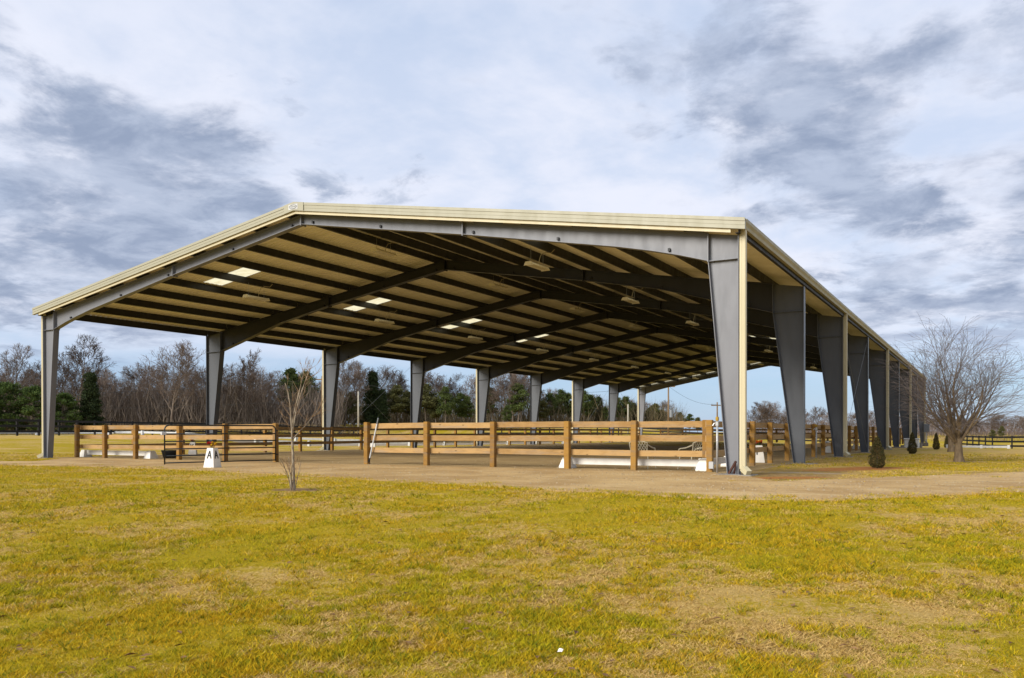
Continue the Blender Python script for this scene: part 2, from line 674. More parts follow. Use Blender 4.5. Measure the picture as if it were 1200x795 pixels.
_near = [ground_xy(q) for q in DRIVE_NEAR]
_farR = [ground_xy(q) for q in DRIVE_FAR_R]
_farL = [ground_xy(q) for q in DRIVE_FAR_L]
DRIVE_POLY = _near+_farR+[(-0.2, .2), (-0.7, .75), (-14, .8), (-30.2, .8)]+_farL


def ragged(poly, step=.14, amp=.14, seed=3, skip=None):
    out = []
    n = len(poly)
    for i in range(n):
        a, b = np.array(poly[i]), np.array(poly[(i+1) % n])
        L = np.linalg.norm(b-a)
        k = max(1, int(L/step))
        nrm = np.array([-(b-a)[1], (b-a)[0]])/max(L, 1e-6)
        for j in range(k):
            p = a+(b-a)*j/k
            w = (fbm(p[0]*.8, p[1]*.8, seed)-.5)*amp*5+(vnoise(p[0]*6, p[1]*6, seed+9)-.5)*amp*1.0
            out.append(tuple(p+nrm*w))
    return out


def in_poly(x, y, poly):
    x, y = np.asarray(x), np.asarray(y)
    inside = np.zeros(x.shape, bool)
    n = len(poly)
    for i in range(n):
        x0, y0 = poly[i]
        x1, y1 = poly[(i+1) % n]
        c = (y0 > y) != (y1 > y)
        if y1 != y0:
            inside ^= c & (x < (x1-x0)*(y-y0)/(y1-y0)+x0)
    return inside


def dist_path(x, y, path):
    x, y = np.asarray(x, float), np.asarray(y, float)
    best = np.full(x.shape, 1e9)
    for (x0, y0), (x1, y1) in zip(path[:-1], path[1:]):
        dx, dy = x1-x0, y1-y0
        L = dx*dx+dy*dy
        t = np.clip(((x-x0)*dx+(y-y0)*dy)/max(L, 1e-9), 0, 1)
        best = np.minimum(best, np.hypot(x-x0-t*dx, y-y0-t*dy))
    return best


def straw_at(x, y):
    s, t = st(x, y)
    a = fbm(x*.30, y*.30, 5, 4)
    b = fbm(x*1.25, y*1.25, 21, 3)
    f = (a-.5)*.9+(b-.5)*1.3+.38
    f = f+.22*(x > -2)*(y > -3)*(1-sstep((t-60)/40))+.16*sstep((t-28)/10)
    return f


def bare_at(x, y):
    d = dist_path(x, y, _near+[_near[-1]])
    f = .50*(1-sstep(d/.7))
    d2 = dist_path(x, y, _farR)
    f = np.maximum(f, .62*(1-sstep(d2/1.6)))
    # worn ground on the right-hand side of the building
    w = (1-sstep((np.abs(x-.8)-1.2)/1.6))*(1-sstep((y-3)/9))*(y > -2)
    f = np.maximum(f, .62*w)
    w2 = (1-sstep((np.abs(x-.6)-1.6)/2.0))*(y > 2)*(1-sstep((y-60)/15))
    f = np.maximum(f, .42*w2)
    # bare ring round the sapling
    p = on_ground(343, 574)
    f = np.maximum(f, 1.25*(1-sstep(np.hypot((x-p[0]-.15)/1.25, (y-p[1])/.75))))
    p = on_ground(1124, 541.5)
    f = np.maximum(f, .75*(1-sstep(np.hypot((x-p[0]-.3)/1.8, (y-p[1])/1.3))))
    return f


def blobs_at(x, y, spots):
    f = np.zeros(np.shape(x))
    for (u, v, rx, ry, w) in spots:
        p = on_ground(u, v)
        f = np.maximum(f, w*(1-sstep(np.hypot((x-p[0])/rx, (y-p[1])/ry)*.75)))
    return f


def clay_at(x, y):
    return blobs_at(x, y, [(900, 560, .8, .8, 1.5), (925, 559.5, .8, .7, 1.4), (955, 559, .8, .6, 1.0), (965, 551, 1.2, .9, 1.1), (1000, 549.5, 1.5, 1.2, 1.4), (1030, 548, 1.4, 1.2, 1.3)])


def pale_at(x, y):
    return blobs_at(x, y, [(930, 553.5, 1.5, .9, .95), (965, 554.5, 1.2, .7, .9), (1010, 555, 1.0, .5, .6), (890, 553, .8, .8, .7)])


def axis(lo, hi, step, far_lo, far_hi, k=1.14):
    a = list(np.arange(lo, hi, step))
    x, d = hi, step
    while x < far_hi:
        a.append(x)
        d *= k
        x += d
    a.append(far_hi)
    x, d = lo-step, step
    while x > far_lo:
        a.insert(0, x)
        d *= k
        x -= d
    a.insert(0, far_lo)
    return np.array(a)


def build_ground():
    S = axis(-26, 26, .4, -3000, 3000)
    T = axis(0, 44, .4, -120, 4200)
    ss_, tt_ = np.meshgrid(S, T)
    x = CAM[0]+ss_*RXY[0]+tt_*FXY[0]
    y = CAM[1]+ss_*RXY[1]+tt_*FXY[1]
    near = 1-sstep((tt_-30)/15)
    flat = in_poly(x, y, DRIVE_POLY) | ((x > -33) & (x < 4) & (y > -1.5) & (y < 75))
    z = ground_z(x, y)+(fbm(x*.9, y*.9, 2)-.5)*.05*near*(1-flat)
    inb = (x > -31.2) & (x < .4) & (y > -1.0) & (y < 73.5)
    z = z-.012*(flat | inb)
    nt, ns = x.shape
    V = np.stack([x.ravel(), y.ravel(), z.ravel()], 1)
    idx = np.arange(nt*ns).reshape(nt, ns)
    a, b, c, d = idx[:-1, :-1].ravel(), idx[:-1, 1:].ravel(), idx[1:, 1:].ravel(), idx[1:, :-1].ravel()
    tr = np.concatenate([np.stack([a, b, c], 1), np.stack([a, c, d], 1)])
    me = fast_mesh('ground', V, tr, M['lawn'], smooth=True)
    for nm, arr in (('straw', straw_at(x.ravel(), y.ravel())), ('bare', bare_at(x.ravel(), y.ravel())),
                    ('clay', clay_at(x.ravel(), y.ravel())), ('pale', pale_at(x.ravel(), y.ravel()))):
        at = me.attributes.new(nm, 'FLOAT', 'POINT')
        at.data.foreach_set('value', np.asarray(arr, np.float32))
    tag(link('ground', me), 'yellow green winter lawn with straw coloured patches', 'lawn', kind='structure')


build_ground()


def sheet(name, poly, z, mat, label, cat, seed, amp, step=.14, skirt=.12):
    """ragged sheet following the ground, triangulated as one polygon"""
    import bmesh
    pts = ragged(poly, step, amp, seed)
    bm = bmesh.new()
    vs = [bm.verts.new((p[0], p[1], 0)) for p in pts]
    f = bm.faces.new(vs)
    if f.normal.z < 0:
        f.normal_flip()
    bmesh.ops.triangulate(bm, faces=[f], ngon_method='BEAUTY')
    # bevelled skirt so the edge feathers down into the turf
    n = len(vs)
    area = sum(pts[i][0]*pts[(i+1) % n][1]-pts[(i+1) % n][0]*pts[i][1] for i in range(n))
    sg = 1 if area > 0 else -1
    low = []
    for i in range(n):
        a, b = np.array(pts[i-1]), np.array(pts[(i+1) % n])
        d = (b-a)/max(np.linalg.norm(b-a), 1e-6)
        q = np.array(pts[i])+sg*np.array([d[1], -d[0]])*skirt
        low.append(bm.verts.new((q[0], q[1], 0)))
    for i in range(n):
        j = (i+1) % n
        try:
            bm.faces.new((vs[i], low[i], low[j], vs[j]) if sg > 0 else (vs[j], low[j], low[i], vs[i]))
        except ValueError:
            pass
    lows = set(low)
    for v in bm.verts:
        v.co.z = -.06 if v in lows else 0
    for v in bm.verts:
        v.co.z = v.co.z+ float(ground_z(v.co.x, v.co.y))+z
    bm.normal_update()
    me = bpy.data.meshes.new(name)
    bm.to_mesh(me)
    bm.free()
    me.materials.append(mat)
    return tag(link(name, me), label, cat, kind='structure')


sheet('arena_floor', [(-30.6, .35), (-.35, .35), (-.35, 72.6), (-30.6, 72.6)], .004, M['footing'],
      'brown sand riding surface under the roof', 'sand', 14, .03, .5)
sheet('gravel_drive', DRIVE_POLY, .008, M['drive'], 'tan gravel drive curving past the open end of the arena', 'drive', 3, .07)

# ------------------------------------------------------------------ foreground grass
def build_grass():
    N = 760000
    u = RNG.random(N)
    tmin, tmax = 4.2, 42.0
    t = tmin*(tmax/tmin)**(u**1.25)
    s = (RNG.random(N)*2-1)*(t*.66+1.2)
    x = CAM[0]+s*RXY[0]+t*FXY[0]
    y = CAM[1]+s*RXY[1]+t*FXY[1]
    bare = bare_at(x, y)+(vnoise(x*9, y*9, 4)-.5)*.5
    dn = np.minimum(dist_path(x, y, _near), dist_path(x, y, _farR))
    edge = (dn < .32*RNG.random(N)) | ((dn < 1.5) & (fbm(x*1.1, y*1.1, 91, 3) > .52+.13*dn+.06*RNG.random(N)))
    keep = (edge | ~in_poly(x, y, DRIVE_POLY) & (bare < .42)) & (clay_at(x, y) < .3) & (pale_at(x, y) < .3) & ~((x > -31) & (x < -.6) & (y > 0))
    x, y, t = x[keep], y[keep], t[keep]
    n0 = len(x)
    # distinct tufts: short fans of longer blades
    k = 2600
    tt2 = tmin*(17/tmin)**RNG.random(k)
    s2 = (RNG.random(k)*2-1)*(tt2*.66)
    tx = CAM[0]+s2*RXY[0]+tt2*FXY[0]
    ty = CAM[1]+s2*RXY[1]+tt2*FXY[1]
    ok = ~in_poly(tx, ty, DRIVE_POLY)
    tx, ty, tt2 = tx[ok], ty[ok], tt2[ok]
    m = 16
    x = np.concatenate([x, np.repeat(tx, m)+RNG.normal(0, .016, len(tx)*m)])
    y = np.concatenate([y, np.repeat(ty, m)+RNG.normal(0, .016, len(tx)*m)])
    t = np.concatenate([t, np.repeat(tt2, m)])
    n = len(x)
    tuft = np.where(np.arange(n) < n0, 1.0, np.concatenate([np.ones(n0), np.repeat(1.2+1.1*RNG.random(len(tx)), m)]))
    z = ground_z(x, y)
    str_ = straw_at(x, y)+(fbm(x*5.5, y*5.5, 8, 3)-.5)*2.6+(vnoise(x*17, y*17, 12)-.5)*.6+RNG.normal(0, .20, n)
    f = sstep((str_-.36)/.44)
    hgt = (.009+.016*RNG.random(n))*(.8+.5*(1-f))*(1+.03*t)*(.55+1.0*fbm(x*1.1, y*1.1, 44, 2))*tuft
    wid = (.0024+.0020*RNG.random(n))*(1+.055*t)
    az = RNG.random(n)*2*np.pi
    lean = (.5+1.3*RNG.random(n))*hgt*(1+.8*f)
    up = hgt*(1-.45*f*RNG.random(n))
    la = RNG.random(n)*2*np.pi
    bx, by = np.cos(az)*wid, np.sin(az)*wid
    p0 = np.stack([x-bx, y-by, z-.004], 1)
    p1 = np.stack([x+bx, y+by, z-.004], 1)
    p2 = np.stack([x+np.cos(la)*lean, y+np.sin(la)*lean, z+up], 1)
    V = np.stack([p0, p1, p2], 1).reshape(-1, 3)
    T = np.arange(n*3).reshape(-1, 3)
    r = RNG.random((n, 1))
    hue = np.clip(fbm(x*1.7, y*1.7, 71, 3)*2.2-.6+(vnoise(x*9, y*9, 75)-.5)*.9+RNG.normal(0, .18, n), 0, 1)[:, None]
    ga = np.array([.380, .225, .006])*(1-r)+np.array([.640, .415, .014])*r      # ochre yellow
    gb = np.array([.240, .205, .004])*(1-r)+np.array([.510, .410, .010])*r      # yellow green
    g = ga*(1-hue)+gb*hue
    dk = (RNG.random((n, 1)) < np.where(tuft > 1, .45, .14)[:, None])
    g = np.where(dk, np.array([.135, .170, .008]), g)
    sw = np.array([.41, .255, .060])*(1-r)+np.array([.70, .49, .185])*r
    rb = (RNG.random((n, 1)) < .05)
    sw = np.where(rb, np.array([.20, .085, .028]), sw)
    c = g*(1-f[:, None])+sw*f[:, None]
    C = np.repeat(c, 3, axis=0)*np.tile(np.array([[.9], [.9], [1.1]]), (n, 1))
    me = fast_mesh('grass_blades', V, T, M['blade'], C)
    tag(link('grass', me), 'short yellow green winter grass in the foreground', 'grass', kind='stuff')
    # scattered dead leaves
    k = 420
    t = 4.6*(20/4.6)**RNG.random(k)
    s = (RNG.random(k)*2-1)*(t*.62)
    x = CAM[0]+s*RXY[0]+t*FXY[0]
    y = CAM[1]+s*RXY[1]+t*FXY[1]
    ok = ~in_poly(x, y, DRIVE_POLY)
    x, y = x[ok], y[ok]
    mb = MB()
    for i in range(len(x)):
        zz = float(ground_z(x[i], y[i]))+.022
        a = random.random()*6.28
        r_ = .022+.022*random.random()
        c_, s_ = math.cos(a), math.sin(a)
        q = [(-1, 0, 0), (0, -.5, random.uniform(.0, .5)), (1.1, 0, random.uniform(0, .4)), (0, .5, random.uniform(0, .5))]
        mb.add([(x[i]+(p[0]*c_-p[1]*s_)*r_, y[i]+(p[0]*s_+p[1]*c_)*r_, zz+p[2]*r_) for p in q], [(0, 1, 2, 3)])
    o = mb.build('fallen_leaves', plain('dead_leaf', (.24, .135, .060), .8, .1, .5, 3))
    tag(o, 'brown dead leaves scattered through the lawn', 'leaves', kind='stuff')


build_grass()


def build_clods():
    k = 16000
    t = 13*(34/13)**RNG.random(k)
    s = (RNG.random(k)*2-1)*(t*.66)
    x = CAM[0]+s*RXY[0]+t*FXY[0]
    y = CAM[1]+s*RXY[1]+t*FXY[1]
    ok = in_poly(x, y, DRIVE_POLY) | ((x > -30) & (x < -1.3) & (y > .5))
    ok &= fbm(x*.6, y*1.2, 61, 3)+.25*RNG.random(k) > .55
    x, y = x[ok], y[ok]
    n = len(x)
    r = (.010+.020*RNG.random(n)**2.5)[:, None]
    z = ground_z(x, y)+.008
    base = np.stack([x, y, z], 1)
    a = RNG.random(n)*6.28
    V = [base+r*np.stack([np.cos(a+q), np.sin(a+q), np.zeros(n)], 1) for q in (0, 2.1, 4.2)]
    V.append(base+r*np.stack([.3*RNG.normal(size=n), .3*RNG.normal(size=n), .7+.3*RNG.random(n)], 1))
    V = np.stack(V, 1).reshape(-1, 3)
    b = np.arange(n)[:, None]*4
    T = np.concatenate([b+np.array([[0, 1, 3]]), b+np.array([[1, 2, 3]]), b+np.array([[2, 0, 3]])])
    c = np.array([.28, .19, .10])+(np.array([.46, .36, .22])-np.array([.28, .19, .10]))*RNG.random((n, 1))
    me = fast_mesh('loose_gravel', V, T, M['brush'], np.repeat(c, 4, 0))
    tag(link('loose_gravel', me), 'loose stones and clods on the gravel drive', 'gravel', kind='stuff')


build_clods()

# ------------------------------------------------------------------ the covered riding arena
XR = -15.39                                      # ridge
HALF = 15.39
SLOPE = .1622
ZR = 9.175
FRAMES = [0.0]+[8.943+9.144*i for i in range(8)]
YEND = FRAMES[-1]


def roof_z(x):
    return ZR-SLOPE*abs(x-XR)


def interp(x, xs, ys):
    return float(np.interp(x, xs, ys))


pav = empty('riding_arena_pavilion', (0, 0, 0))
tag(pav, 'long open sided steel riding arena with cream roof and grey tapered columns', 'riding arena')

# depth of the rafter web under its top line, by distance from the ridge
END_D = ([0, 6.8, 12.37, 13.6, 14.62, 16], [.30, .36, .49, .59, .73, .83])
INT_D = ([0, 7.5, 10.0, 13.3, 14.34, 16], [.39, .39, .49, .89, 1.01, 1.03])


def column_mesh(end):
    """right-hand column, outer face at x=0, base z=0; the left one is a mirrored copy"""
    hk = 5.69 if end else 5.44
    top = roof_z(0)-.37
    b, w = (.27, .78) if end else (.32, 1.05)
    fl, tf, tw = (.13, .018, .012) if end else (.15, .020, .012)
    mb = MB()
    mb.prism_y([(-b, .025), (0, .025), (0, top), (-w, roof_z(-w)-.37), (-w, hk)], -tw/2, tw/2)
    mb.box(0, tf, -fl, fl, .025, top+.02)
    # tapered inner flange
    a = np.array([-b, 0, .025])
    c = np.array([-w, 0, hk])
    d = (c-a)/np.linalg.norm(c-a)
    mb.bar(a+d*.0, c, fl*2, tf, upv=(1, 0, 0)) if False else None
    nx = np.array([-d[2], 0, d[0]])
    vs = []
    for p in (a, c):
        for j in (-fl, fl):
            for k in (0, tf):
                vs.append(p+nx*k+np.array([0, j, 0]))
    mb.add(vs, [(0, 1, 3, 2), (4, 6, 7, 5), (0, 4, 5, 1), (2, 3, 7, 6), (0, 2, 6, 4), (1, 5, 7, 3)])
    return mb


def stiffener_mesh(end):
    hk = 5.69 if end else 5.44
    b, w = (.27, .78) if end else (.32, 1.05)
    mb = MB()
    mb.box(-w+.004, -.002, -.11, -.0065, hk-.008, hk+.008)
    mb.box(-w+.004, -.002, .0065, .11, hk-.008, hk+.008)
    return mb


def base_mesh(end):
    b = .27 if end else .32
    mb = MB()
    mb.box(-b-.06, .06, -.18, .18, 0.0, .025)
    for x in (-b*.72, -b*.22):
        for y in (-.09, .09):
            mb.tube([(x, y, .02), (x, y, .075)], .014, 6)
    return mb


def rafter_mesh(end):
    """right-hand half rafter from the knee to the ridge"""
    w = .78 if end else 1.05
    xs_d, ds = END_D if end else INT_D
    fl, tf, tw = (.12, .016, .011) if end else (.14, .018, .012)
    xs = [-w-.028, -1.6, -2.4, -3.4, -5.4, -8.6, -12.0, XR+.012]
    top = [(x, roof_z(x)-.37) for x in xs]
    bot = [(x, roof_z(x)-.37-interp(x-XR, xs_d, ds)) for x in xs]
    mb = MB()
    for i in range(len(xs)-1):
        mb.prism_y([bot[i+1], bot[i], top[i], top[i+1]], -tw/2, tw/2)
        for line, s in ((top, 1), (bot, -1)):
            (xa, za), (xb, zb) = line[i], line[i+1]
            mb.prism_y([(xb, zb), (xa, za), (xa, za+s*tf), (xb, zb+s*tf)], -fl, fl)
    return mb


def end_plate_mesh(end):
    hk = 5.69 if end else 5.44
    w = .78 if end else 1.05
    return MB().box(-w-.026, -w-.002, -.15, .15, hk-.03, roof_z(-w)-.37)


def splice_mesh(end, x):
    xs_d, ds = END_D if end else INT_D
    zt = roof_z(x)-.37
    zb = zt-interp(x-XR, xs_d, ds)-.06
    return MB().box(x-(.006 if x < -15 else .018), x+.018, -.135, .135, zb, zt+.02)


def brace_mesh(end, x):
    """short angle from low on the web up to the purlin"""
    xs_d, ds = END_D if end else INT_D
    zb = roof_z(x)-.37-interp(x-XR, xs_d, ds)
    mb = MB()
    mb.box(x-.03, x+.03, -.075, -.0065, zb+.05, zb+.13)
    mb.bar((x, -.05, zb+.09), (x-.05, .55, roof_z(x)-.38), .035, .035)
    return mb


def foot_mesh():
    mb = MB()
    mb.chbox(-.62, .42, -.40, .40, -.35, .013, .02)
    return mb


def flip(me):
    """mirrored copy about the ridge line"""
    m2 = me.copy()
    n = len(m2.vertices)
    co = np.empty(n*3, np.float32)
    m2.vertices.foreach_get('co', co)
    co = co.reshape(-1, 3)
    co[:, 0] = 2*XR-co[:, 0]
    m2.vertices.foreach_set('co', co.ravel())
    m2.flip_normals()
    m2.update()
    return m2


MESH = {}
for end in (True, False):
    mat = M['steel'] if end else M['steel_shade']
    for nm, fn in (('column', column_mesh), ('stiffener', stiffener_mesh), ('base_plate', base_mesh),
                   ('rafter', rafter_mesh), ('end_plate', end_plate_mesh)):
        r = fn(end).mesh(nm, M['steel'] if end else (M['rafter'] if nm in ('rafter', 'splice_plate') else M['steel_shade']))
        MESH[nm, end, 1] = r
        MESH[nm, end, 0] = flip(r)
    for x in (XR+.009, -8.6):
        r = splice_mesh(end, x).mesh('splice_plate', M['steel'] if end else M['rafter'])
        MESH.setdefault(('splices', end, 1), []).append(r)
        MESH.setdefault(('splices', end, 0), []).append(flip(r))
    for x in (-1.9, -5.3, -8.25, -11.9, -14.9):
        r = brace_mesh(end, x).mesh('flange_brace', M['purlin'])
        MESH.setdefault(('braces', end, 1), []).append(r)
        MESH.setdefault(('braces', end, 0), []).append(flip(r))
fm = foot_mesh().mesh('footing', M['concrete'])
MESH['foot', 1] = fm
MESH['foot', 0] = flip(fm)

for i, Y in enumerate(FRAMES):
    end = i in (0, len(FRAMES)-1)
    for side in (1, 0):
        c = link('column', MESH['column', end, side], pav)
        c.location = (0, Y, 0)
        link('stiffener', MESH['stiffener', end, side], c)
        link('base_plate', MESH['base_plate', end, side], c)
        r = link('rafter', MESH['rafter', end, side], pav)
        r.location = (0, Y, 0)
        link('end_plate', MESH['end_plate', end, side], c)
        for q in MESH['splices', end, side]:
            link('splice_plate', q, r)
        for q in MESH['braces', end, side]:
            link('flange_brace', q, r)
        ft = link('footing', MESH['foot', side], pav)
        ft.location = (0, Y, 0)

# purlins: each line runs bay by bay
P_OFF = [.5+1.68*k for k in range(9)]
YS = [-.32]+FRAMES[1:-1]+[YEND+.32]


def purlin_mesh(L):
    """Z section along y, sits on the rafter"""
    mb = MB()
    mb.box(-.004, .004, 0, L, .004, .331)
    mb.box(.004, .085, 0, L, .0, .005)
    mb.box(.080, .085, 0, L, .005, .03)
    mb.box(-.085, -.004, 0, L, .328, .333)
    return mb


ANG = math.atan(SLOPE)
pm = {}
for b in range(8):
    L = YS[b+1]-YS[b]-.012
    k = round(L, 3)
    if k not in pm:
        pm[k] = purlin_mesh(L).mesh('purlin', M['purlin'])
    for off in P_OFF:
        for s in (-1, 1):
            x = XR+s*off
            o = link('purlin', pm[k], pav)
            o.location = (x, YS[b]+.006, roof_z(x)-.358)
            o.rotation_euler = (0, s*ANG, 0)
    for s in (-1, 1):
        mb = MB()
        x0, x1 = (-.09, .07)
        y0, y1 = YS[b]+.006, YS[b+1]-.006
        zt = roof_z(0)-.06
        xx = lambda v: v if s > 0 else 2*XR-v
        a, bb = sorted((xx(.058), xx(.066)))
        mb.box(a, bb, y0, y1, zt-.30, zt)
        a, bb = sorted((xx(-.03), xx(.058)))
        mb.box(a, bb, y0, y1, zt-.305, zt-.298)
        mb.build('eave_strut', M['purlin'], pav)

# ribbed roof sheets and the translucent panels let into them
PW = 1.016


def sheet_mesh(name, mat, d0, d1, width=PW, ribs=4):
    """ribbed sheet between two distances from the ridge, right-hand slope"""
    prof = []
    p = width/max(ribs, 1)
    for k in range(ribs):
        y = k*p
        prof += [(y, 0), (y+p*.60, 0), (y+p*.66, .042), (y+p*.92, .042)]
    prof.append((width, 0))
    if ribs == 0:
        prof = [(0, .004), (width, .004)]
    vs, fs = [], []
    for dd in (d0, d1):
        x = XR+dd
        for y, h in prof:
            vs.append((x, y, roof_z(x)-.022+h))
    n = len(prof)
    for i in range(n-1):
        fs.append((i, i+n, i+n+1, i+1))
    mb = MB()
    mb.add(vs, fs)
    return mb.mesh(name, mat)


EAVE = HALF+.16
SM = {}
for nm, a, b, mat in (('full', .02, EAVE, 'roof'), ('up', .02, 5.82, 'roof'), ('low', 8.78, EAVE, 'roof'), ('clear', 5.82, 8.78, 'sky_panel')):
    r = sheet_mesh('roof_panel' if mat == 'roof' else 'skylight', M[mat], a, b, PW, 4 if mat == 'roof' else 0)
    SM[nm, 1] = r
    SM[nm, 0] = flip(r)
edge = sheet_mesh('roof_panel', M['roof'], .02, EAVE, .33, 1)
SM['edge', 1] = edge
SM['edge', 0] = flip(edge)
for side in (1, 0):
    o = link('roof_panel', SM['edge', side], pav)
    o.location = (0, -.332, 0)
    o.scale = (1, (.332+.25*side)/.33, 1)
    for j in range(72):
        parts = ['up', 'clear', 'low'] if j % 9 == 3 else ['full']
        for p in parts:
            o = link('skylight' if p == 'clear' else 'roof_panel', SM[p, side], pav)
            o.location = (0, j*PW+.25*side, 0)
# ridge cap on top of the sheets
mb = MB()
mb.prism_y([(XR-.3, roof_z(XR-.3)+.0), (XR, ZR+.03), (XR+.3, roof_z(XR+.3)+.0), (XR+.3, roof_z(XR+.3)-.012), (XR, ZR+.012), (XR-.3, roof_z(XR-.3)-.012)], -.33, YEND+.33)
mb.build('ridge_cap', M['trim'], pav)

# rake trim on the gables
for Y, sg in ((-.34, -1), (YEND+.34, 1)):
    for s in (1, -1):
        def X(d):
            return XR+s*d

        def slab(d0, d1, zt, zb, ya, yb, name, mat, parent=pav):
            m_ = MB()
            pa = [(X(d0), roof_z(X(d0))+zt), (X(d1), roof_z(X(d1))+zt), (X(d1), roof_z(X(d1))+zb), (X(d0), roof_z(X(d0))+zb)]
            m_.prism_y(pa, min(ya, yb), max(ya, yb))
            return m_.build(name, mat, parent)
        d1 = HALF+.26
        f = slab(.45, d1, .0, -.285, Y+sg*.0, Y+sg*.10, 'rake_fascia', M['trim'])
        # raised rolled top edge, middle bead and the hemmed drip edge
        slab(.45, d1, .012, -.075, Y+sg*.10, Y+sg*.116, 'rolled_edge', M['trim'], f)
        slab(.45, d1, -.165, -.178, Y+sg*.10, Y+sg*.107, 'bead', M['trim'], f)
        slab(.45, d1, -.262, -.285, Y+sg*.10, Y+sg*.118, 'hem', M['trim'], f)
        slab(.0, HALF-.12, -.2855, -.385, Y+sg*.012, Y+sg*.060, 'drip_trim', M['trim_light'])
    cap = MB()
    cap.prism_y([(XR-.452, roof_z(XR-.452)+.016), (XR, ZR+.016), (XR+.452, roof_z(XR+.452)+.016),
                 (XR+.452, roof_z(XR+.452)-.285), (XR, ZR-.285), (XR-.452, roof_z(XR-.452)-.285)], min(Y, Y+sg*.132), max(Y, Y+sg*.132))
    cap = cap.build('peak_cap', M['trim'], pav)
    if sg < 0:
        # maker's oval plate, lettering too small to read in the photograph
        yb = Y-.132
        zc = ZR-.155
        pl = MB()
        pl.box(XR-.235, XR+.195, yb-.006, yb-.001, zc-.095, zc+.085)
        pl = pl.build('oval_plate', M['white_dull'], cap)
        ov = MB()
        n = 24
        for k in range(n):
            a0, a1 = 2*math.pi*k/n, 2*math.pi*(k+1)/n
            ov.bar((XR-.02+.17*math.cos(a0), yb-.010, zc-.004+.066*math.sin(a0)), (XR-.02+.17*math.cos(a1), yb-.010, zc-.004+.066*math.sin(a1)), .004, .016, upv=(0, 1, 0)) if False else \
                ov.tube([(XR-.02+.17*math.cos(a0), yb-.010, zc-.004+.066*math.sin(a0)), (XR-.02+.17*math.cos(a1), yb-.010, zc-.004+.066*math.sin(a1))], .009, 4)
        for k in range(6):
            xx_ = XR-.125+k*.042
            ov.tube([(xx_, yb-.010, zc-.020), (xx_+.02, yb-.010, zc+.016)], .008, 4)
        link('logo', ov.mesh('logo', M['greybox']), cap)

# gutters and downspouts
for s in (1, -1):
    def X2(v):
        return v if s > 0 else 2*XR-v
    zt = roof_z(0)-.055
    prof = [(.09, zt+.02), (.09, zt-.20), (.20, zt-.20), (.225, zt-.13), (.27, zt-.06), (.285, zt+.012), (.262, zt+.012), (.245, zt-.04), (.205, zt-.115), (.19, zt-.185), (.105, zt-.185), (.105, zt+.02)]
    poly = [(X2(a), b) for a, b in prof]
    if s < 0:
        poly = poly[::-1]
    mb = MB()
    mb.prism_y(poly[::-1], -.338, YEND+.338)
    mb.build('gutter', M['trim'], pav)
    for i in range(0, 9, 2):
        Y = FRAMES[i]
        mb = MB()
        xa, xb = sorted((X2(.024), X2(.195)))
        y0, y1 = Y-.10, Y+.04
        mb.chbox(xa, xb, y0, y1, .16, zt-.19, .015)
        for k in (.3, .5, .7):           # corrugation
            xm = xa+(xb-xa)*k
            mb.box(xm-.012, xm+.012, y0-.006, y0+.001, .2, zt-.2)
        # kicked-out shoe
        a = np.array([X2(.11), Y-.03, .19])
        bpt = np.array([X2(.30), Y-.20, .05])
        mb.bar(a, bpt, .15, .15)
        mb.build('downspout', M['trim_light'], pav)

# diagonal rod bracing in the third side bay
for s in (1, -1):
    def X2(v):
        return v if s > 0 else 2*XR-v
    for b in (2, 6):
        ya, yb = FRAMES[b], FRAMES[b+1]
        for (z0, z1) in ((.25, 6.0), (6.0, .25)):
            mb = MB()
            mb.tube([(X2(-.05), ya+.02, z0), (X2(-.05), yb-.02, z1)], .008, 5)
            mb.build('brace_rod', M['greybox'], pav)

# rusty bracket at the foot of the front right column
mb = MB()
mb.bar((-.24, -.10, .03), (-.04, -.16, .36), .05, .05)
mb.bar((-.10, -.12, .03), (-.05, -.16, .30), .03, .03)
mb.build('bracket', M['rust'], pav)


# ------------------------------------------------------------------ strip lights
def lamp_meshes():
    h = MB()      # open trough hung along y
    h.prism_y([(-.17, 0), (.17, 0), (.10, .09), (-.10, .09)], -.62, .62)
    e = MB()
    e.prism_y([(-.185, -.03), (.185, -.03), (.115, .105), (-.115, .105)], -.01, .01)
    t = MB()
    t.tube([(0, -.58, -.022), (0, .58, -.022)], .014, 6)
    return h.mesh('housing', M['lamp']), e.mesh('end_cap', M['lamp']), t.mesh('lamp_tube', M['white'])


LH, LE, LT = lamp_meshes()
ORD = ['first', 'second', 'third', 'fourth', 'fifth', 'sixth', 'seventh', 'eighth', 'ninth', 'tenth', 'eleventh', 'twelfth',
       'thirteenth', 'fourteenth', 'fifteenth', 'sixteenth', 'seventeenth', 'eighteenth', 'nineteenth', 'twentieth']
for b in range(8):
    ym = (FRAMES[b]+FRAMES[b+1])/2
    for dx, where in ((-7.05, 'over the left half'), (0.05, 'under the ridge'), (7.0, 'over the right half')):
        x = XR+dx
        rz_ = roof_z(x)-.35
        zl = rz_-.63 if abs(dx) > 1 else rz_-.51
        L = empty('strip_light', (x, ym, zl), random.uniform(-.03, .03))
        tag(L, 'cream strip light hanging %s of the %s roof bay from the front' % (where, ORD[b]), 'light', 'strip lights under the arena roof')
        link('housing', LH, L)
        for y in (-.632, .632):
            link('end_cap', LE, L).location = (0, y, 0)
        for q in (-.09, 0, .09):
            link('lamp_tube', LT, L).location = (q, 0, 0)
        for y in (-.45, .45):
            MB().tube([(0, y, .09), (0, y, rz_-zl+.02)], .006, 4).build('chain', M['galv'], L)
        cb = MB()
        hh = rz_-zl
        cb.tube([(.02, .1, .09), (.03, .12, hh*.45), (.06, .2, hh*.78), (.16, .36, hh*.93), (.3, .5, hh*.9), (.42, .55, hh+.06)], .013, 5)
        cb.build('cord', M['cord'], L)


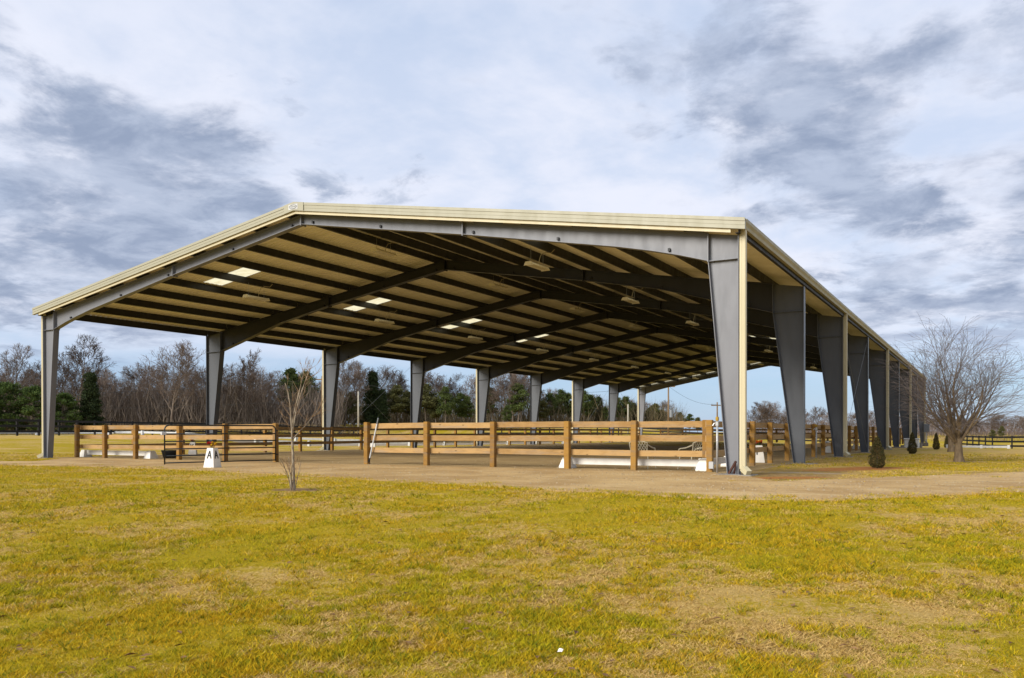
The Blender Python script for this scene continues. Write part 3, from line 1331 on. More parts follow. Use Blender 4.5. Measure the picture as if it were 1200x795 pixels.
# ------------------------------------------------------------------ arena fences
def post_mesh(h=1.48, w=.17):
    return MB().chbox(-w/2, w/2, -w/2, w/2, -.02, h, .012).mesh('post', M['post'])


POST = post_mesh()
RAILS = [(1.275, 1.455), (.855, 1.035), (.42, .595)]


def wood_fence(label, pts, inward, name='rail_fence', skip_first=False):
    """posts at pts; rails nailed on the side 'inward'"""
    base = pts[0]
    root = empty(name, (base[0], base[1], 0))
    tag(root, label, 'fence', 'plank fences round the riding arena')
    inw = np.array(inward, float)
    for i, p in enumerate(pts):
        if i == 0 and skip_first:
            continue
        o = link('post', POST, root)
        o.location = (p[0]-base[0], p[1]-base[1], random.uniform(-.015, .02))
        o.rotation_euler = (random.uniform(-.006, .006), random.uniform(-.006, .006), random.uniform(-.02, .02))
    for a, b in zip(pts[:-1], pts[1:]):
        a_, b_ = np.array(a), np.array(b)
        d = (b_-a_)/np.linalg.norm(b_-a_)
        for k, (z0, z1) in enumerate(RAILS):
            dz0, dz1 = random.uniform(-.012, .012), random.uniform(-.012, .012)
            q0 = a_+inw*.112+d*(.003 if k % 2 else .004)-np.array(base)
            q1 = b_+inw*.112-d*.004-np.array(base)
            m = MB()
            m.bar((q0[0], q0[1], (z0+z1)/2+dz0), (q1[0], q1[1], (z0+z1)/2+dz1), .042, z1-z0)
            m.build('rail', M['wood'], root)
    return root


FXR = [-13.52, -10.92, -8.28, -5.60, -3.41, -1.13]
FXL = [-30.4, -28.38, -26.27, -23.47, -20.74, -17.98]
f1 = wood_fence('plank fence across the open front, right of the gateway', [(x, 1.2) for x in FXR], (0, 1))
wood_fence('plank fence across the open front, left of the gateway', [(x, 1.2) for x in FXL], (0, 1))
YR = [1.2, 3.62, 6.1, 8.74, 11.69, 14.55, 17.41, 19.95, 22.91]
while YR[-1] < 68:
    YR.append(YR[-1]+2.85)
YR.append(71.6)
wood_fence('plank fence along the right hand columns of the arena', [(-1.13, y) for y in YR], (-1, 0), skip_first=True)
YL = [1.2+2.816*k for k in range(26)]
wood_fence('shaded plank fence along the left hand columns of the arena', [(-30.25, y) for y in YL], (1, 0), skip_first=True)
XB = list(np.linspace(-30.25, -1.13, 12))
wood_fence('distant plank fence across the far end of the arena', [(x, 71.6) for x in XB[1:-1]], (0, -1))
# upright cleat on the front fence beside its corner post
MB().box(-1.37-FXR[0], -1.245-FXR[0], 1.262-1.2, 1.286-1.2, .40, 1.475).build('cleat', M['post'], f1)


# ------------------------------------------------------------------ gate
def build_gate():
    h = np.array([-17.80, 1.02])
    fpt = np.array([-18.90, -3.05])
    L = float(np.linalg.norm(fpt-h))
    g = empty('pipe_gate', (h[0], h[1], .06), math.atan2(fpt[1]-h[1], fpt[0]-h[0]))
    tag(g, 'black pipe gate standing open beside the A marker', 'gate')
    H = 1.33
    r = .16
    pts = [(0, 0, 0), (0, 0, H-r)]
    for k in range(1, 5):
        a = math.pi/2*k/5
        pts.append((r-r*math.cos(a), 0, H-r+r*math.sin(a)))
    pts += [(r, 0, H), (L-r, 0, H)]
    for k in range(1, 5):
        a = math.pi/2*k/5
        pts.append((L-r+r*math.sin(a), 0, H-r+r*math.cos(a)))
    pts += [(L, 0, H-r), (L, 0, -.02)]
    MB().tube(pts, .026, 8).build('frame', M['gate'], g, True)
    for z in (.03, .27, .51, .77, 1.03):
        MB().tube([(.02, 0, z), (L-.02, 0, z)], .022, 8).build('rail', M['gate'], g, True)
    MB().box(L*.48-.02, L*.48+.02, -.030, -.024, .0, H).build('upright', M['gate'], g)
    lt = MB().chbox(L-.05, L+.12, -.05, .05, 1.0, 1.10, .01)
    lt.build('latch', M['white_dull'], g)
    hg = MB()
    for z in (.22, 1.12):
        hg.box(-.09, .01, -.02, .02, z, z+.05)
    hg.build('hinge', M['gate'], g)


build_gate()


# ------------------------------------------------------------------ dressage markers with flowers
def letter_strokes(ch):
    S = {'A': [((0, 0), (.5, 1)), ((.5, 1), (1, 0)), ((.2, .38), (.8, .38))],
         'K': [((0, 0), (0, 1)), ((0, .45), (.9, 1)), ((.25, .6), (.95, 0))],
         'F': [((0, 0), (0, 1)), ((0, 1), (.8, 1)), ((0, .55), (.65, .55))],
         'P': [((0, 0), (0, 1)), ((0, 1), (.7, .95)), ((.7, .95), (.75, .6)), ((.75, .6), (0, .5))],
         'B': [((0, 0), (0, 1)), ((0, 1), (.7, .9)), ((.7, .9), (.6, .55)), ((0, .52), (.6, .52)), ((.6, .52), (.8, .2)), ((.8, .2), (0, 0))],
         'V': [((0, 1), (.5, 0)), ((.5, 0), (1, 1))]}
    return S[ch]


def flowers(root, top, half, mats, seed):
    rr = random.Random(seed)
    st_ = MB()
    heads = {}
    for k in range(13):
        x, y = rr.uniform(-half, half), rr.uniform(-half*1.2, half*1.2)
        z = top+rr.uniform(.05, .15)
        st_.tube([(x*.3, y*.3, top-.01), (x*.8, y*.8, z)], .006, 4)
        m = mats[0] if y > 0 else mats[-1]
        mb = heads.setdefault(m, MB())
        for q in range(16):                 # ring of petals
            a = rr.random()*6.28
            el = rr.uniform(-.3, 1.3)
            R = rr.uniform(.05, .085)
            c = np.array([x, y, z])
            d = np.array([math.cos(a)*math.cos(el), math.sin(a)*math.cos(el), math.sin(el)])
            sd = np.cross(d, (0, 0, 1.0))
            sd /= np.linalg.norm(sd)+1e-6
            mb.add([c, c+d*R*.6+sd*.026, c+d*R, c+d*R*.6-sd*.026], [(0, 1, 2, 3)])
    st_.build('stems', M['leafgreen'], root)
    for m, mb in heads.items():
        mb.build('flower_heads', M[m], root)


def marker(x, y, rz, ch, label, mats, seed, h=.63, b=.195, t=.115):
    z = float(ground_z(x, y))+.008
    r = empty('letter_marker', (x, y, z), rz)
    tag(r, label, 'marker', 'dressage letter markers')
    vs = []
    lv = [(0, b), (.03, b), (h, t)]
    for zz, w in lv:
        vs += [(-w, -w, zz), (w, -w, zz), (w, w, zz), (-w, w, zz)]
    fs = [(3, 2, 1, 0), (8, 9, 10, 11)]
    for k in (0, 4):
        for i in range(4):
            j = (i+1) % 4
            fs.append((k+i, k+j, k+4+j, k+4+i))
    mb = MB()
    mb.add(vs, fs)
    body = mb.build('body', M['white'], r)
    tilt = (b-t)/(h-.03)
    for f in range(4):                     # the letter on every face, following its slope
        lm = MB()
        for (p, q) in letter_strokes(ch):
            pts = []
            for (lx, lz) in (p, q):
                zz = .29+lz*.25
                wy = b-tilt*(zz-.03)+.004
                pts.append((-.075+lx*.15, -wy, zz))
            lm.bar(pts[0], pts[1], .042, .005, upv=(0, -1, tilt))
        o = lm.build('letter', M['ink'], r)
        o.rotation_euler = (0, 0, f*math.pi/2)
    if mats:
        flowers(r, h, t*1.05, mats, seed)
    return r


pA = on_ground(249, 548.3)
marker(pA[0], pA[1], D2R(101), 'A', 'white letter A marker with red and yellow flowers in front of the gate', ('red', 'yellow'), 1)
p = on_x(889, 540, -1.62)
marker(-1.62, p[1], D2R(20), 'F', 'white marker with red and orange flowers behind the right fence near the front corner column', ('red', 'orange'), 2)
p = on_x(969.5, 533, -1.85)
marker(-1.85, p[1], D2R(10), 'P', 'white marker with dark lettering between the second and third right columns', None, 3)
p = on_x(1003, 527, -1.85)
marker(-1.85, p[1], D2R(10), 'B', 'white marker just right of the third right hand column', ('red', 'red'), 4)
p = on_ground(226, 533)
marker(p[0], p[1], D2R(40), 'K', 'white marker with red flowers inside the arena behind the open gate', ('red', 'orange'), 5)
p = on_ground(437, 524)
marker(p[0], p[1], D2R(30), 'V', 'small white marker outside the left fence, right of the gateway', None, 6)


# ------------------------------------------------------------------ ground rails (cavaletti)
def block(root, x, y, w=.42, h=.34, d=.42):
    m = MB()
    vs = []
    for zz, ww in ((0, w/2), (.04, w/2), (h, w/2*.55)):
        vs += [(x-ww, y-ww, zz), (x+ww, y-ww, zz), (x+ww, y+ww, zz), (x-ww, y+ww, zz)]
    fs = [(3, 2, 1, 0), (8, 9, 10, 11)]
    for k in (0, 4):
        for i in range(4):
            j = (i+1) % 4
            fs.append((k+i, k+j, k+4+j, k+4+i))
    m.add(vs, fs)
    return m.build('end_block', M['white'], root)


def cavaletti(x0, x1, y, label):
    r = empty('ground_rail', ((x0+x1)/2, y, .008))
    tag(r, label, 'jump rail', 'white ground rails inside the fence')
    hx = (x1-x0)/2
    block(r, -hx, 0)
    block(r, hx, 0)
    MB().chbox(-hx+.13, hx-.13, -.03, .03, .12, .32, .012).build('plank', M['white'], r)
    return r


xa = on_y(669, 545, 1.85)[0]
xb = on_y(825, 545, 1.55)[0]
cavaletti(xa, xb, 1.62, 'long white ground rail on two blocks behind the right front fence')
cavaletti(on_y(100, 535, 1.7)[0], on_y(177, 535, 1.7)[0], 1.7, 'white ground rail on two blocks behind the left front fence')
r_ = cavaletti(-1.65, 1.1, 0, 'white ground rail inside the fence behind the front right corner column')
r_.location = (-1.62, 3.6, .008)
r_.rotation_euler = (0, 0, math.pi/2)


# ------------------------------------------------------------------ garden chairs
def chair(x, y, rz, label):
    r = empty('garden_chair', (x, y, .006), rz)
    tag(r, label, 'chair', 'cream metal garden chairs')
    W, D = .29, .27
    # front is local +y
    bk = MB()
    top = [(-W, -D-.10, .80), (-W*.5, -D-.11, .845), (0, -D-.115, .86), (W*.5, -D-.11, .845), (W, -D-.10, .80)]
    bk.tube([(-W*.86, -D, .42)]+top+[(W*.86, -D, .42)], .019, 6)
    bk.build('back_frame', M['chair'], r)
    la = MB()
    n = 7
    for k in range(-n, n+1):
        for sg in (1, -1):
            pts = []
            for zz in (.44, .83):
                xx = k*.085+sg*(zz-.44)*.62
                pts.append(np.array([xx, -D-.10*(zz-.42)/.40, zz]))
            a, b = pts
            # clip to the panel width
            lim = W*.88
            d = b-a
            t0, t1 = 0.0, 1.0
            if abs(d[0]) > 1e-6:
                ta, tb = sorted(((-lim-a[0])/d[0], (lim-a[0])/d[0]))
                t0, t1 = max(t0, ta), min(t1, tb)
            if t1-t0 > .08:
                la.tube([a+d*t0, a+d*t1], .009, 4)
    la.build('lattice', M['chair'], r)
    se = MB()
    se.chbox(-W, W, -D, D, .405, .425, .01)
    se.build('seat', M['chair'], r)
    for s in (-1, 1):
        ar = MB()
        ar.tube([(s*W, -D-.08, .74), (s*(W+.04), -D+.05, .69), (s*(W+.05), -.05, .645), (s*(W+.05), .14, .63), (s*(W+.03), .26, .60), (s*(W+.01), .30, .54), (s*W, D, .42)], .020, 6)
        ar.build('arm', M['chair'], r)
        MB().tube([(s*(W-.01), D-.02, .41), (s*(W+.02), D+.02, .2), (s*(W+.03), D+.04, 0)], .014, 6).build('leg', M['chair'], r)
        MB().tube([(s*(W-.02), -D+.01, .41), (s*W, -D-.03, .2), (s*(W+.01), -D-.08, 0)], .014, 6).build('leg', M['chair'], r)


p = on_y(753, 540, 2.35)
chair(p[0], 2.35, D2R(0), 'cream lattice back metal garden chair behind the front fence, the left one')
p = on_y(812, 540, 2.35)
chair(p[0], 2.35, D2R(57), 'cream lattice back metal garden chair behind the front fence, near the corner post')

# ------------------------------------------------------------------ small things round the fence
p0 = on_y(432.4, 541.5, 1.19)
p1 = on_y(443.3, 490, 1.255)
rk = empty('leaning_pole', tuple(p0))
tag(rk, 'white pole with dark ends leaning on the fence beside the gateway', 'pole')
d = p1-p0
MB().tube([d*.09, d*.86], .026, 8).build('shaft', M['white_dull'], rk)
MB().tube([d*0, d*.0901], .030, 8).build('tip', M['tub'], rk)
MB().tube([d*.86, d*1.0], .022, 8).build('tip', M['greybox'], rk)

p = on_ground(202, 537)
tb = MB()
n = 20
for k, (zz, rr_) in enumerate(((0, .36), (.02, .38), (.30, .46), (.34, .47), (.34, .44), (.05, .36))):
    tb.v += [(p[0]+rr_*math.cos(2*math.pi*i/n), p[1]+rr_*math.sin(2*math.pi*i/n), zz+.012) for i in range(n)]
for k in range(5):
    for i in range(n):
        j = (i+1) % n
        tb.f.append((k*n+i, k*n+j, (k+1)*n+j, (k+1)*n+i))
tb.f.append(tuple(range(5*n, 6*n)))
tb.f.append(tuple(range(n-1, -1, -1)))
tag(tb.build('rubber_tub', M['tub'], None, True), 'round black rubber tub behind the left front fence by the gate', 'tub')


def pipe_post(x, y, h, label):
    r = empty('pipe_post', (x, y, 0))
    tag(r, label, 'pipe', 'upright pipes beside the right fence')
    MB().tube([(0, 0, 0), (0, 0, h)], .032, 8).build('pipe', M['galv'], r, True)
    MB().chbox(-.04, .04, -.04, .04, h-.06, h+.05, .015).build('head', M['ochre'], r)
    MB().chbox(-.045, .045, -.045, .045, h-.20, h-.08, .015).build('body', M['galv'], r)
    sp = MB()
    sp.tube([(0, 0, h-.12), (-.07, -.03, h-.13), (-.11, -.05, h-.20)], .02, 6)
    sp.build('spout', M['galv'], r)
    return r


p = on_y(840.5, 550, .62)
pipe_post(p[0], .62, 1.50, 'galvanised water pipe with yellow head beside the front corner post')
p = on_x(956.5, 536, -.85)
pipe_post(-.85, p[1], 1.40, 'galvanised pipe with yellow head beside the right fence between second and third columns')
p = on_y(833.5, 547, 1.06)
ob = MB().chbox(p[0]-.07, p[0]+.07, 1.03, 1.10, .10, .30, .012)
o = ob.build('outlet_box', M['galv'])
tag(o, 'small metal outlet box low on the front corner fence post', 'outlet box')

# white tote and grey electrical box near the far right columns
p = on_ground(1068.5, 524.8)
tt_ = empty('plastic_tote', (p[0], p[1], float(ground_z(p[0], p[1]))))
tag(tt_, 'white plastic tote beside the far right hand columns', 'tote')
MB().chbox(-.50, .50, -.36, .36, 0, .62, .05).build('body', M['white'], tt_)
MB().chbox(-.53, .53, -.39, .39, .622, .70, .03).build('lid', M['white'], tt_)
eb = empty('electrical_box', (.30, YEND-.6, 1.05))
tag(eb, 'grey electrical box on the last right hand column', 'electrical box')
MB().chbox(-.27, .27, -.10, .10, 0, .85, .03).build('enclosure', M['greybox'], eb)
MB().box(-.24, .24, -.118, -.102, .04, .80).build('door', M['greybox'], eb)
MB().tube([(0, 0, -1.04), (0, 0, .01)], .04, 8).build('conduit', M['galv'], eb)

# scrap of paper on the lawn
p = on_ground(656, 767)
sc = MB()
sc.add([(-.022, -.010, .0), (.004, -.016, .008), (.012, .006, .036), (-.014, .014, .030), (.024, -.004, .004), (.030, .016, .026)],
       [(0, 1, 2, 3), (1, 4, 5, 2)])
o = sc.build('paper_scrap', M['paper'])
o.location = (p[0], p[1], p[2]+.016)
o.scale = (.75, .75, .75)
tag(o, 'crumpled scrap of white paper lying on the lawn', 'litter')


# ------------------------------------------------------------------ black paddock fences and white rails outside
def paddock_fence(pts, label, H=1.35, spacing=3.0):
    P = []
    for (a, b) in zip(pts[:-1], pts[1:]):
        a, b = np.array(a), np.array(b)
        n = max(1, int(round(np.linalg.norm(b-a)/spacing)))
        for k in range(n):
            P.append(a+(b-a)*k/n)
    P.append(np.array(pts[-1]))
    z0 = float(ground_z(*P[0]))
    root = empty('paddock_fence', (P[0][0], P[0][1], z0))
    tag(root, label, 'fence', 'black plank paddock fences')
    loc = [np.array([q[0]-P[0][0], q[1]-P[0][1], float(ground_z(*q))-z0]) for q in P]
    pmsh = MB().chbox(-.07, .07, -.07, .07, -.1, H+.05, .01).mesh('post', M['black_rail'])
    for q in loc:
        o = link('post', pmsh, root)
        o.location = q
    for a, b in zip(loc[:-1], loc[1:]):
        d = (b-a)[:2]
        d = d/np.linalg.norm(d)
        off = np.array([d[1], -d[0], 0])*.095
        for zz in (.35, .80, 1.25):
            m = MB()
            m.bar(a+off+(0, 0, zz), b+off+(0, 0, zz), .04, .19)
            m.build('rail', M['black_rail'], root)


def px_depth(u, t):
    q = at_depth(u, 507, t)
    return (q[0], q[1])


paddock_fence([px_depth(-120, 58), px_depth(20, 68), px_depth(130, 82), px_depth(260, 98), px_depth(430, 122)], 'black plank paddock fence behind the left columns')
paddock_fence([px_depth(1330, 70), px_depth(1163, 88), px_depth(1110, 112)], 'black plank paddock fence to the right of the bare weeping tree')
paddock_fence([px_depth(560, 128), px_depth(700, 128), px_depth(860, 118), px_depth(1010, 122)], 'black plank paddock fence across the field beyond the far end', spacing=3.4)


def white_rail(pts, label, h=.30, spacing=4.0):
    P = []
    for (a, b) in zip(pts[:-1], pts[1:]):
        a, b = np.array(a), np.array(b)
        n = max(1, int(round(np.linalg.norm(b-a)/spacing)))
        for k in range(n):
            P.append(a+(b-a)*k/n)
    P.append(np.array(pts[-1]))
    z0 = float(ground_z(*P[0]))
    root = empty('low_white_rail', (P[0][0], P[0][1], z0))
    tag(root, label, 'low rail', 'low white rails of the outdoor ring')
    loc = [np.array([q[0]-P[0][0], q[1]-P[0][1], float(ground_z(*q))-z0]) for q in P]
    pmsh = MB().chbox(-.12, .12, -.12, .12, -.05, h+.14, .02).mesh('foot', M['white_dull'])
    for q in loc:
        o = link('foot', pmsh, root)
        o.location = q
    for a, b in zip(loc[:-1], loc[1:]):
        m = MB()
        m.bar(a+(0, 0, h-.02), b+(0, 0, h-.02), .05, .20)
        m.build('rail', M['white_dull'], root)


white_rail([px_depth(-60, 76), px_depth(90, 84), px_depth(250, 78)], 'low white rail seen through the paddock fence on the far left')
white_rail([px_depth(300, 66), px_depth(480, 70), px_depth(660, 82)], 'nearer low white rail of the outdoor ring beyond the left columns')
white_rail([px_depth(300, 84), px_depth(480, 88), px_depth(640, 98)], 'farther low white rail of the outdoor ring beyond the left columns')
white_rail([px_depth(1110, 84), px_depth(1150, 82), px_depth(1182, 79)], 'low white rail under the black fence on the right')
# pale sand of the outdoor ring
_c = [px_depth(-40, 79), px_depth(200, 80), px_depth(300, 68), px_depth(480, 71.5), px_depth(655, 83), px_depth(640, 96), px_depth(480, 87), px_depth(300, 83), px_depth(90, 88)]
sheet('outdoor_ring', _c, .03, M['pale_dirt'], 'pale sand of the outdoor ring beyond the left columns', 'sand', 51, .02, .8)


# ------------------------------------------------------------------ utility poles and wires
def utility_pole(u, top_v, t, label, mat='pole_wood', arm=True, drum=False, rad=.14):
    xy = px_depth(u, t)
    z0 = float(ground_z(*xy))
    H = at_depth(u, top_v, t)[2]-z0
    r = empty('utility_pole', (xy[0], xy[1], z0))
    tag(r, label, 'utility pole', 'utility poles behind the arena')
    MB().tube([(0, 0, -.2), (0, 0, H)], [rad, rad*.7], 8).build('shaft', M[mat], r, True)
    if arm:
        MB().box(-.9, .9, -.06, .06, H-.55, H-.40).build('crossarm', M[mat], r).rotation_euler = (0, 0, YAW)
        ins = MB()
        for x in (-.8, 0, .8):
            ins.tube([(x, 0, H-.40), (x, 0, H-.24)], .05, 6)
        ins.build('insulator', M['greybox'], r).rotation_euler = (0, 0, YAW)
    if drum:
        MB().tube([(.42, -.1, H-4.6), (.42, -.1, H-3.6)], .24, 10).build('transformer', M['greybox'], r)
    return np.array([xy[0], xy[1], z0+H])


t1 = utility_pole(377.6, 441, 118, 'brown utility pole just left of the third left hand column')
t2 = utility_pole(420, 459, 128, 'pale utility pole behind the gateway', 'pole_pale', False)
t3 = utility_pole(736, 474, 130, 'pale pole behind the fence between the last two left hand columns', 'pole_pale', False)
t4 = utility_pole(783.3, 449, 112, 'tall utility pole with transformer right of the last left hand column', drum=True)
t5 = utility_pole(840.5, 471.5, 125, 'utility pole with crossarm above the front corner post')
t0 = at_depth(-160, 462, 112)


def wire(a, b, sag, label, r=.016):
    pts = []
    for k in range(25):
        f = k/24
        p = a+(b-a)*f
        p = p+np.array([0, 0, -sag*4*f*(1-f)])
        pts.append(p)
    tag(MB().tube(pts, r, 4).build('power_line', M['wire']), label, 'wire', 'power lines')


wire(t0, t1-np.array([0, 0, .4]), .9, 'upper power line crossing in front of the left treeline')
wire(t0-np.array([0, 0, 1.3]), t1-np.array([0, 0, 3.3]), .9, 'lower power line crossing in front of the left treeline')
wire(t1-np.array([0, 0, .4]), t4-np.array([0, 0, .4]), 1.6, 'power line between the brown pole and the transformer pole')
wire(t4-np.array([0, 0, .4]), t5-np.array([0, 0, .3]), .8, 'power line from the transformer pole to the right')


# ------------------------------------------------------------------ trees
def norm(v):
    return v/(np.linalg.norm(v)+1e-12)


def grow(rng, spec, H, lean=(0, 0)):
    """recursive bare tree of height about H; returns trunk and crown meshes builders"""
    trunk, crown = MB(), MB()
    NL = len(spec)
    stack = [(np.zeros(3), norm(np.array([lean[0], lean[1], 1.0])), spec[0]['len']*H, spec[0]['rad']*H, 0)]
    while stack:
        p, d, L, r, lev = stack.pop()
        sp = spec[lev]
        n = sp['seg']
        pts, rad, dirs = [p.copy()], [r], [d]
        for i in range(n):
            d = norm(d+rng.normal(0, sp['wander'], 3)+np.array([0, 0, sp['trop']*(1 if lev < NL-1 else (i+1)/n)]))
            p = p+d*L/n
            pts.append(p.copy())
            rad.append(max(r*(1-(1-sp['tip'])*(i+1)/n), sp.get('rmin', .004)))
            dirs.append(d)
        mb = trunk if lev < 2 else crown
        if lev == 0:
            rad[0] *= 1.35
        mb.tube(pts, rad, sp['sides'], cap=False)
        if lev+1 < NL:
            nx = spec[lev+1]
            k = int(round(sp['kids']*(.75+.5*rng.random())))
            az = rng.random()*6.28
            for c in range(k):
                f = sp['start']+(1-sp['start'])*((c+rng.random())/k)
                f = min(f, .999)
                fi = f*n
                i0 = int(fi)
                q = pts[i0]+(pts[i0+1]-pts[i0])*(fi-i0)
                dd = dirs[min(i0+1, n)]
                az += 2.4+rng.normal(0, .35)
                ref = np.array([0, 0, 1.0]) if abs(dd[2]) < .9 else np.array([1.0, 0, 0])
                a = norm(np.cross(dd, ref))
                b = np.cross(dd, a)
                an = nx['ang']*(1.15-.45*f)*(.8+.4*rng.random())
                nd = norm(dd*math.cos(an)+(a*math.cos(az)+b*math.sin(az))*math.sin(an))
                rl = rad[i0]+(rad[min(i0+1, n)]-rad[i0])*(fi-i0)
                L2 = L*nx['ratio']*(1.25-nx.get('fall', .6)*f)*(.75+.5*rng.random())
                stack.append((q, nd, L2, max(rl*nx['rr'], nx.get('rmin', .004)), lev+1))
    return trunk, crown


def hardwood(seed, H=15, spread=1.0, dense=1.0):
    rng = np.random.default_rng(seed)
    spec = [dict(len=.86, rad=.0125, seg=9, wander=.045, trop=.05, tip=.12, sides=7, kids=15*dense, start=.25),
            dict(ratio=.40*spread, fall=.62, ang=.85, rr=.52, seg=6, wander=.12, trop=.16, tip=.2, sides=5, kids=7, start=.22, rmin=.03),
            dict(ratio=.42, fall=.5, ang=.75, rr=.6, seg=4, wander=.16, trop=.12, tip=.3, sides=4, kids=6, start=.15, rmin=.024),
            dict(ratio=.48, fall=.4, ang=.7, rr=.6, seg=3, wander=.2, trop=.10, tip=.5, sides=3, kids=4, start=.1, rmin=.018),
            dict(ratio=.60, fall=.3, ang=.65, rr=.7, seg=1, wander=.2, trop=.05, tip=.6, sides=3, rmin=.014)]
    return grow(rng, spec, H, (rng.normal(0, .03), rng.normal(0, .03)))


def leaf_cloud(centers, normals, size, rng, c1, c2, jitter=.5):
    """leaf-sized triangles round the given points"""
    n = len(centers)
    d1 = rng.normal(0, 1, (n, 3))
    d1 /= np.linalg.norm(d1, axis=1)[:, None]
    d2 = rng.normal(0, 1, (n, 3))
    d2 -= d1*(d1*d2).sum(1)[:, None]
    d2 /= np.linalg.norm(d2, axis=1)[:, None]
    sz = size*(.6+.8*rng.random((n, 1)))
    V = np.stack([centers-d1*sz*.5, centers+d1*sz*.5+d2*sz*.25, centers+d2*sz*.75], 1).reshape(-1, 3)
    T = np.arange(n*3).reshape(-1, 3)
    r = rng.random((n, 1))
    c = np.array(c1)*(1-r)+np.array(c2)*r
    return V, T, np.repeat(c, 3, 0)


def pine_crown(seed, H, kind):
    """layered needle clumps on whorled branches; returns trunk builder and (V,T,C)"""
    rng = np.random.default_rng(seed)
    trunk = MB()
    trunk.tube([(0, 0, -.2), (0.02*H*rng.normal(), 0.01*H, H*.5), (0, 0, H*.97)], [H*.016, H*.011, .03], 7, False)
    cs, sz = [], []
    if kind == 'cedar':
        nb, lo = 90, .04
    elif kind == 'bush':
        nb, lo = 70, .03
    else:
        nb, lo = 46, .36
    for k in range(nb):
        f = lo+(1-lo)*(k+rng.random())/nb
        z = H*f
        if kind == 'cedar':
            R = H*.21*(1-f)**.8+.1
        elif kind == 'bush':
            R = H*.42*math.sqrt(max(0, 1-(2*f-.75)**2*.62))*(.7+.5*rng.random())
        else:
            g = (f-lo)/(1-lo)
            R = H*.24*(math.sin(math.pi*min(1, .22+.80*g))**.8)*(.55+.7*rng.random())
        az = rng.random()*6.28
        up = .25 if kind != 'cedar' else -.05
        end = np.array([math.cos(az)*R, math.sin(az)*R, z+R*up])
        st0 = np.array([0, 0, z])
        trunk.tube([st0, (st0+end)/2+np.array([0, 0, -.03*R]), end], [.045, .03, .015], 4, False)
        ncl = 5 if kind == 'pine' else 6
        for c in range(ncl):
            q = st0+(end-st0)*(.35+.65*(c+rng.random())/ncl)
            m = 34
            spread = np.array([.42, .42, .24])*(1 if kind == 'pine' else .9)*(H/11)
            pts = q+rng.normal(0, 1, (m, 3))*spread
            cs.append(pts)
    cs = np.concatenate(cs)
    cols = {'pine': ((.034, .052, .014), (.095, .120, .030)), 'cedar': ((.018, .030, .012), (.045, .062, .020)),
            'bush': ((.024, .048, .012), (.095, .135, .030)), 'olive': ((.055, .060, .020), (.115, .110, .038))}
    V, T, C = leaf_cloud(cs, None, .30*H/11, rng, *cols['olive' if kind == 'olive' else kind])
    # clump-by-clump tone differences of the foliage itself
    return trunk, (V, T, C)


PROTO = {}


def make_protos():
    for k in range(6):
        tr, cr = hardwood(100+k, 15, [1.0, .8, 1.15, .9, .7, 1.05][k], [1.1, .9, 1.2, 1.0, .8, 1.1][k])
        PROTO['bare', k] = (tr.mesh('trunk', M['bark']), cr.mesh('crown', M['twig']), 15*.95)
    for nm, nk, H in (('pine', 3, 11), ('cedar', 2, 11), ('bush', 3, 8), ('olive', 2, 11)):
        for k in range(nk):
            tr, (V, T, C) = pine_crown(300+17*k+len(nm), H, nm)
            PROTO[nm, k] = (tr.mesh('trunk', M['bark']), fast_mesh('crown', V, T, M['needles'], C), H)


make_protos()

L_COLS = [(-400, None), (51, 'left of the front left corner column'), (246, 'between the first and second left columns'), (388, 'between the second and third left columns'),
          (488, 'between the third and fourth left columns'), (566, 'between the fourth and fifth left columns'), (626, 'between the fifth and sixth left columns'),
          (676, 'between the sixth and seventh left columns'), (717, 'between the seventh and eighth left columns'),
          (750, 'between the eighth and ninth left columns'), (858, 'between the last left column and the front right column'),
          (935, 'between the first and second right columns'), (984, 'between the second and third right columns'),
          (1090, 'among the farther right columns'), (1130, 'just left of the weeping tree trunks'), (2000, 'right of the weeping tree trunks')]
KINDW = {'bare': ('bare_tree', 'bare treeline tree', 'tree'), 'pine': ('pine_tree', 'treeline pine', 'pine'), 'cedar': ('cedar_tree', 'conical treeline cedar', 'cedar'),
         'bush': ('evergreen_tree', 'bushy evergreen', 'evergreen'), 'olive': ('evergreen_tree', 'olive treeline tree', 'tree')}

